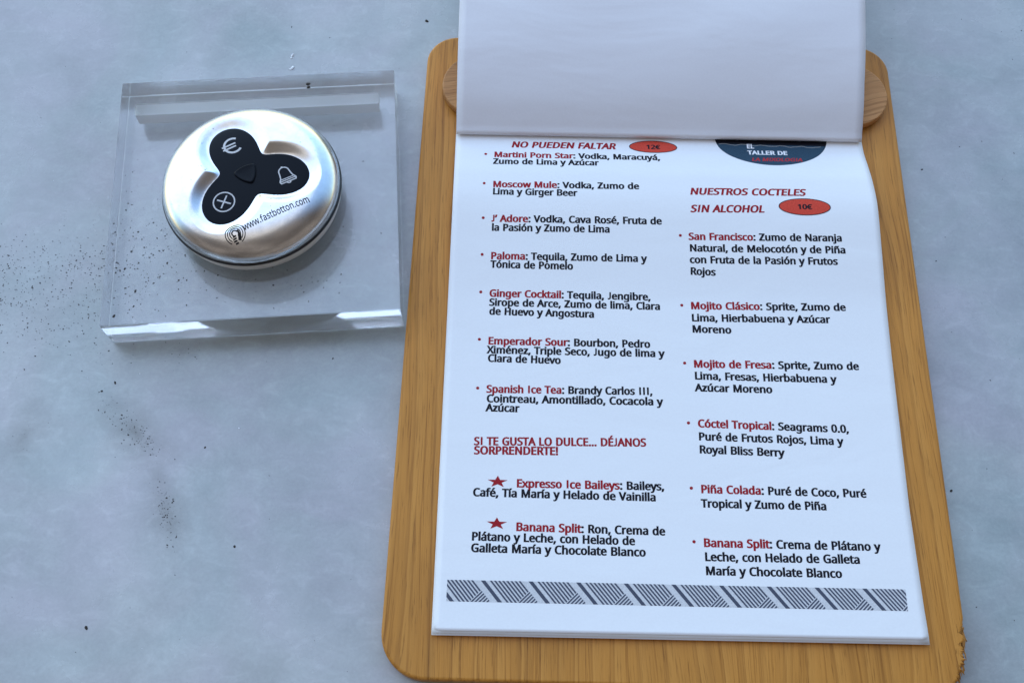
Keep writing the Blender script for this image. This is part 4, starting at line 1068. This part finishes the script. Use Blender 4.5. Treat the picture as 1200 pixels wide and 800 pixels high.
# raised triangle in the middle of the keypad
def nub():
    base = []
    R0 = 4.6
    for k in range(3):                                   # bulging triangle with softened corners
        a0, a1 = math.radians(57 + 120 * k), math.radians(177 + 120 * k)
        p0, p1 = (R0 * math.cos(a0), R0 * math.sin(a0)), (R0 * math.cos(a1), R0 * math.sin(a1))
        for s in range(16):
            t = 0.06 + 0.88 * s / 15
            x, y = p0[0] + (p1[0] - p0[0]) * t, p0[1] + (p1[1] - p0[1]) * t
            m = (math.cos((a0 + a1) / 2), math.sin((a0 + a1) / 2)); bul = 4 * t * (1 - t) * 0.85
            base.append((x + m[0] * bul, y + m[1] * bul))
    n = len(base); V, F = [], []
    for f, z in ((1.0, 0.0), (0.985, 0.25), (0.94, 0.5), (0.86, 0.62), (0.78, 0.55), (0.4, 0.42)):
        for x, y in base: V.append((TX + x * f, TY + y * f, pad_z(TX + x * f, TY + y * f) - 0.02 + z))
    V.append((TX, TY, pad_z(TX, TY) + 0.36)); c = len(V) - 1
    for k in range(5):
        for s in range(n):
            t = (s + 1) % n; F.append((k * n + s, k * n + t, (k + 1) * n + t, (k + 1) * n + s))
    for s in range(n): F.append((5 * n + s, 5 * n + (s + 1) % n, c))
    return fix_normals(obj("centre_nub", V, F, MAT_PAD, pad_o, True))
nub()

SYM = math.radians(25.0)          # the printing is turned on the button
def placed(geo, cx, cy, ang=SYM):
    c, s = math.cos(ang), math.sin(ang)
    return [(cx + x * c - y * s, cy + x * s + y * c) for x, y in geo[0]], geo[1]
def on_pad(name, geos, cx, cy):
    V, F = join(geos); V, F = placed((V, F), cx, cy)
    return obj(name, [(x, y, pad_z(x, y) + 0.05) for x, y in V], F, MAT_SYMBOL, pad_o)
def lobe(k): return (TX + 12.85 * math.cos(LOBE + k * 2.0944), TY + 12.85 * math.sin(LOBE + k * 2.0944))
e = lobe(1)
on_pad("euro_symbol", [ribbon(arc(0.55, 0, 2.95, 48, 312, 32), 0.78), ribbon([(-3.2, 0.62), (1.75, 0.62)], 0.6), ribbon([(-3.2, -0.62), (1.5, -0.62)], 0.6)], *e)
bcell = lobe(0)
bell = arc(0, 1.0, 1.75, 165, 15, 16)
left = [(-2.9, -2.35), (-2.15, -1.2), (-1.85, 0.2)]
outline = left + bell + [(1.85, 0.2), (2.15, -1.2), (2.9, -2.35)]
on_pad("bell_symbol", [ribbon(outline, 0.42), ribbon([(-2.9, -2.35), (-2.6, -3.05), (2.6, -3.05), (2.9, -2.35)], 0.4),
                       ribbon([(-2.95, -2.3), (2.95, -2.3)], 0.36), ribbon([(-2.35, -1.65), (2.35, -1.65)], 0.3),
                       ribbon(arc(0, -3.0, 0.7, 180, 360, 10), 0.36), ribbon([(0, 2.75), (0, 3.2)], 0.7)], *bcell)
x_ = lobe(2)
d = 1.75
on_pad("cross_symbol", [ribbon(arc(0, 0, 3.55, 0, 354, 48)[:-1] if False else [(3.55 * math.cos(2 * math.pi * k / 56), 3.55 * math.sin(2 * math.pi * k / 56)) for k in range(56)], 0.46, True),
                        ribbon([(-d, -d), (d, d)], 0.5), ribbon([(-d, d), (-0.18, 0.18)], 0.5), ribbon([(0.18, -0.18), (d, -d)], 0.5)], x_[0] - 0.2, x_[1] + 0.3)

def on_shell(name, geo):
    return obj(name, [(x, y, shell_z(x, y) + 0.09) for x, y in geo[0]], geo[1], MAT_ENGRAVE, shell_o)
V, F, _, _ = text_geo("www.fastbotton.com", THIN, 0, 0, 23.6, 3, 4.0)
on_shell("engraved_lettering", placed((V, F), 0.35 - PX, -23.4 - PY, math.radians(25.2)))
hand = [ribbon(arc(0, 0, 3.05, -68, 232, 44), 0.26), ribbon(arc(0, 0, 2.35, -52, 228, 40), 0.26), ribbon(arc(0, 0.1, 1.65, -30, 222, 32), 0.3), ribbon(arc(-0.1, 0.25, 0.85, 20, 250, 20), 0.4),
        ribbon([(0.95, 0.95), (1.1, 0.2), (1.15, -0.5)], 0.62), ribbon([(1.2, -0.4), (1.05, -1.3), (0.75, -2.3)], 1.0),
        ribbon([(-0.95, -0.75), (0.1, -0.6)], 0.5), ribbon([(-1.15, -1.4), (0.05, -1.3)], 0.5), ribbon([(-1.1, -2.1), (0.0, -2.05)], 0.5), ribbon([(-0.8, -2.85), (0.15, -2.8)], 0.5)]
V, F = join(hand)
V = [(x * 1.08, y * 1.08) for x, y in V]
on_shell("engraved_logo", placed((V, F), -2.75 - PX, -24.3 - PY, math.radians(18)))

# ------------------------------------------------------------------ crumbs and dirt
def to_world_block(x, y): return BLK[0] + x * ca - y * sa, BLK[1] + x * sa + y * ca
def in_block(X, Y):
    dx, dy = X - BLK[0], Y - BLK[1]
    x, y = dx * ca + dy * sa, -dx * sa + dy * ca
    return abs(x) < 49.8 and abs(y) < 49.0
def specks(name, pts, mat):
    V, F = [], []
    r = random.Random(21)
    for X, Y, Z, s in pts:
        b = len(V); a0 = r.uniform(0, 6.28); el_ = r.uniform(1.0, 2.2)
        n = 6
        for lvl, (f, z) in enumerate(((1.0, 0.02), (0.75, 0.45), )):
            for k in range(n):
                a = 6.283 * k / n
                rr = s * f * r.uniform(0.65, 1.2)
                x, y = rr * math.cos(a) * el_ ** 0.5, rr * math.sin(a) / el_ ** 0.5
                V.append((X + x * math.cos(a0) - y * math.sin(a0), Y + x * math.sin(a0) + y * math.cos(a0), Z + z * s))
        V.append((X, Y, Z + s * 0.6))
        for k in range(n):
            t = (k + 1) % n
            F += [(b + k, b + t, b + n + t, b + n + k), (b + n + k, b + n + t, b + 2 * n)]
    return tag(obj(name, V, F, mat), None, None, kind='stuff')
rd = random.Random(4)
P = []
def size(): return min(0.42, 0.075 + abs(rd.gauss(0, 0.095)))
for k in range(1150):                                  # the sprinkle left of the block
    X = rd.uniform(-205, -128); Y = 158 + (X + 165) * -0.12 + rd.gauss(0, 11)
    if rd.random() < 0.35: Y = 172 + rd.gauss(0, 6)
    if not in_block(X, Y): P.append((X, Y, 0.0, size()))
for cx, cy, sx_, sy_, ang, n in ((-124, 110, 7.5, 2.2, -38, 110), (-110, 84, 5.5, 1.6, -68, 85), (-113, 138, 5, 3, 0, 16), (-160, 108, 6, 3, 70, 10)):
    for k in range(n):
        a, b = rd.gauss(0, sx_), rd.gauss(0, sy_); t = math.radians(ang)
        P.append((cx + a * math.cos(t) - b * math.sin(t), cy + a * math.sin(t) + b * math.cos(t), 0.0, size() * 0.95))
for k in range(240):                                  # a thin scatter everywhere else
    X, Y = rd.uniform(-200, 230), rd.uniform(0, 320)
    if not in_block(X, Y) and not (-42 < X < 142 and 28 < Y < 280): P.append((X, Y, 0.0, size() * 0.9))
for X, Y, s in ((-86.6, 72.5, 0.42), (-129.1, 47.0, 0.6), (-35.1, 280.2, 0.7), (-133, 127, 0.5), (-137, 124, 0.4), (-100, 105, 0.4), (142.6, 93.6, 0.5), (150, 215, 0.4), (-60.7, 136.9, 0.35)):
    P.append((X, Y, 0.0, s))
specks("table_dirt", P, MAT_DIRT)
P = []
for k in range(260):                                  # crumbs on the clear block
    x, y = -48 + abs(rd.gauss(0, 20)), rd.gauss(-22, 12)
    if abs(y) < 48 and math.hypot(x - PX, y - PY) > 32: P.append((*to_world_block(x, y), BTH, size() * 1.35))
for k in range(70):
    x, y = rd.uniform(-47, 47), rd.uniform(-47, 47)
    if math.hypot(x - PX, y - PY) > 32 and not (33 < y < 40): P.append((*to_world_block(x, y), BTH, size() * 1.1))
for k in range(40):
    x, y = rd.gauss(14, 9), rd.gauss(-38, 3.5)
    if abs(y) < 47: P.append((*to_world_block(x, y), BTH, size() * 1.1))
for x, y in ((18.0, 44.2), (18.2, 42.7)): P.append((*to_world_block(x, y), BTH, 0.75))
for k in range(75):                                   # and on the steel shell
    a, r = rd.uniform(0, 6.28), rd.uniform(10, 29)
    x, y = r * math.cos(a), r * math.sin(a)
    if tre_sd(x, y) > 1: P.append((*to_world_block(x + PX, y + PY), BTH + shell_z(x, y), size() * 0.9))
specks("block_dust", P, MAT_DIRT)
P = [(-86.1, 262.9, 0.0, 0.75), (-86.4, 261.6, 0.0, 0.5), (-85.5, 256.9, 0.0, 0.9), (-86.3, 256.2, 0.0, 0.5)]
for k in range(60): P.append((rd.uniform(-200, 230), rd.uniform(20, 320), 0.0, size() * 0.8))
specks("pale_flecks", [p for p in P if not in_block(p[0], p[1])], MAT_FLECK)
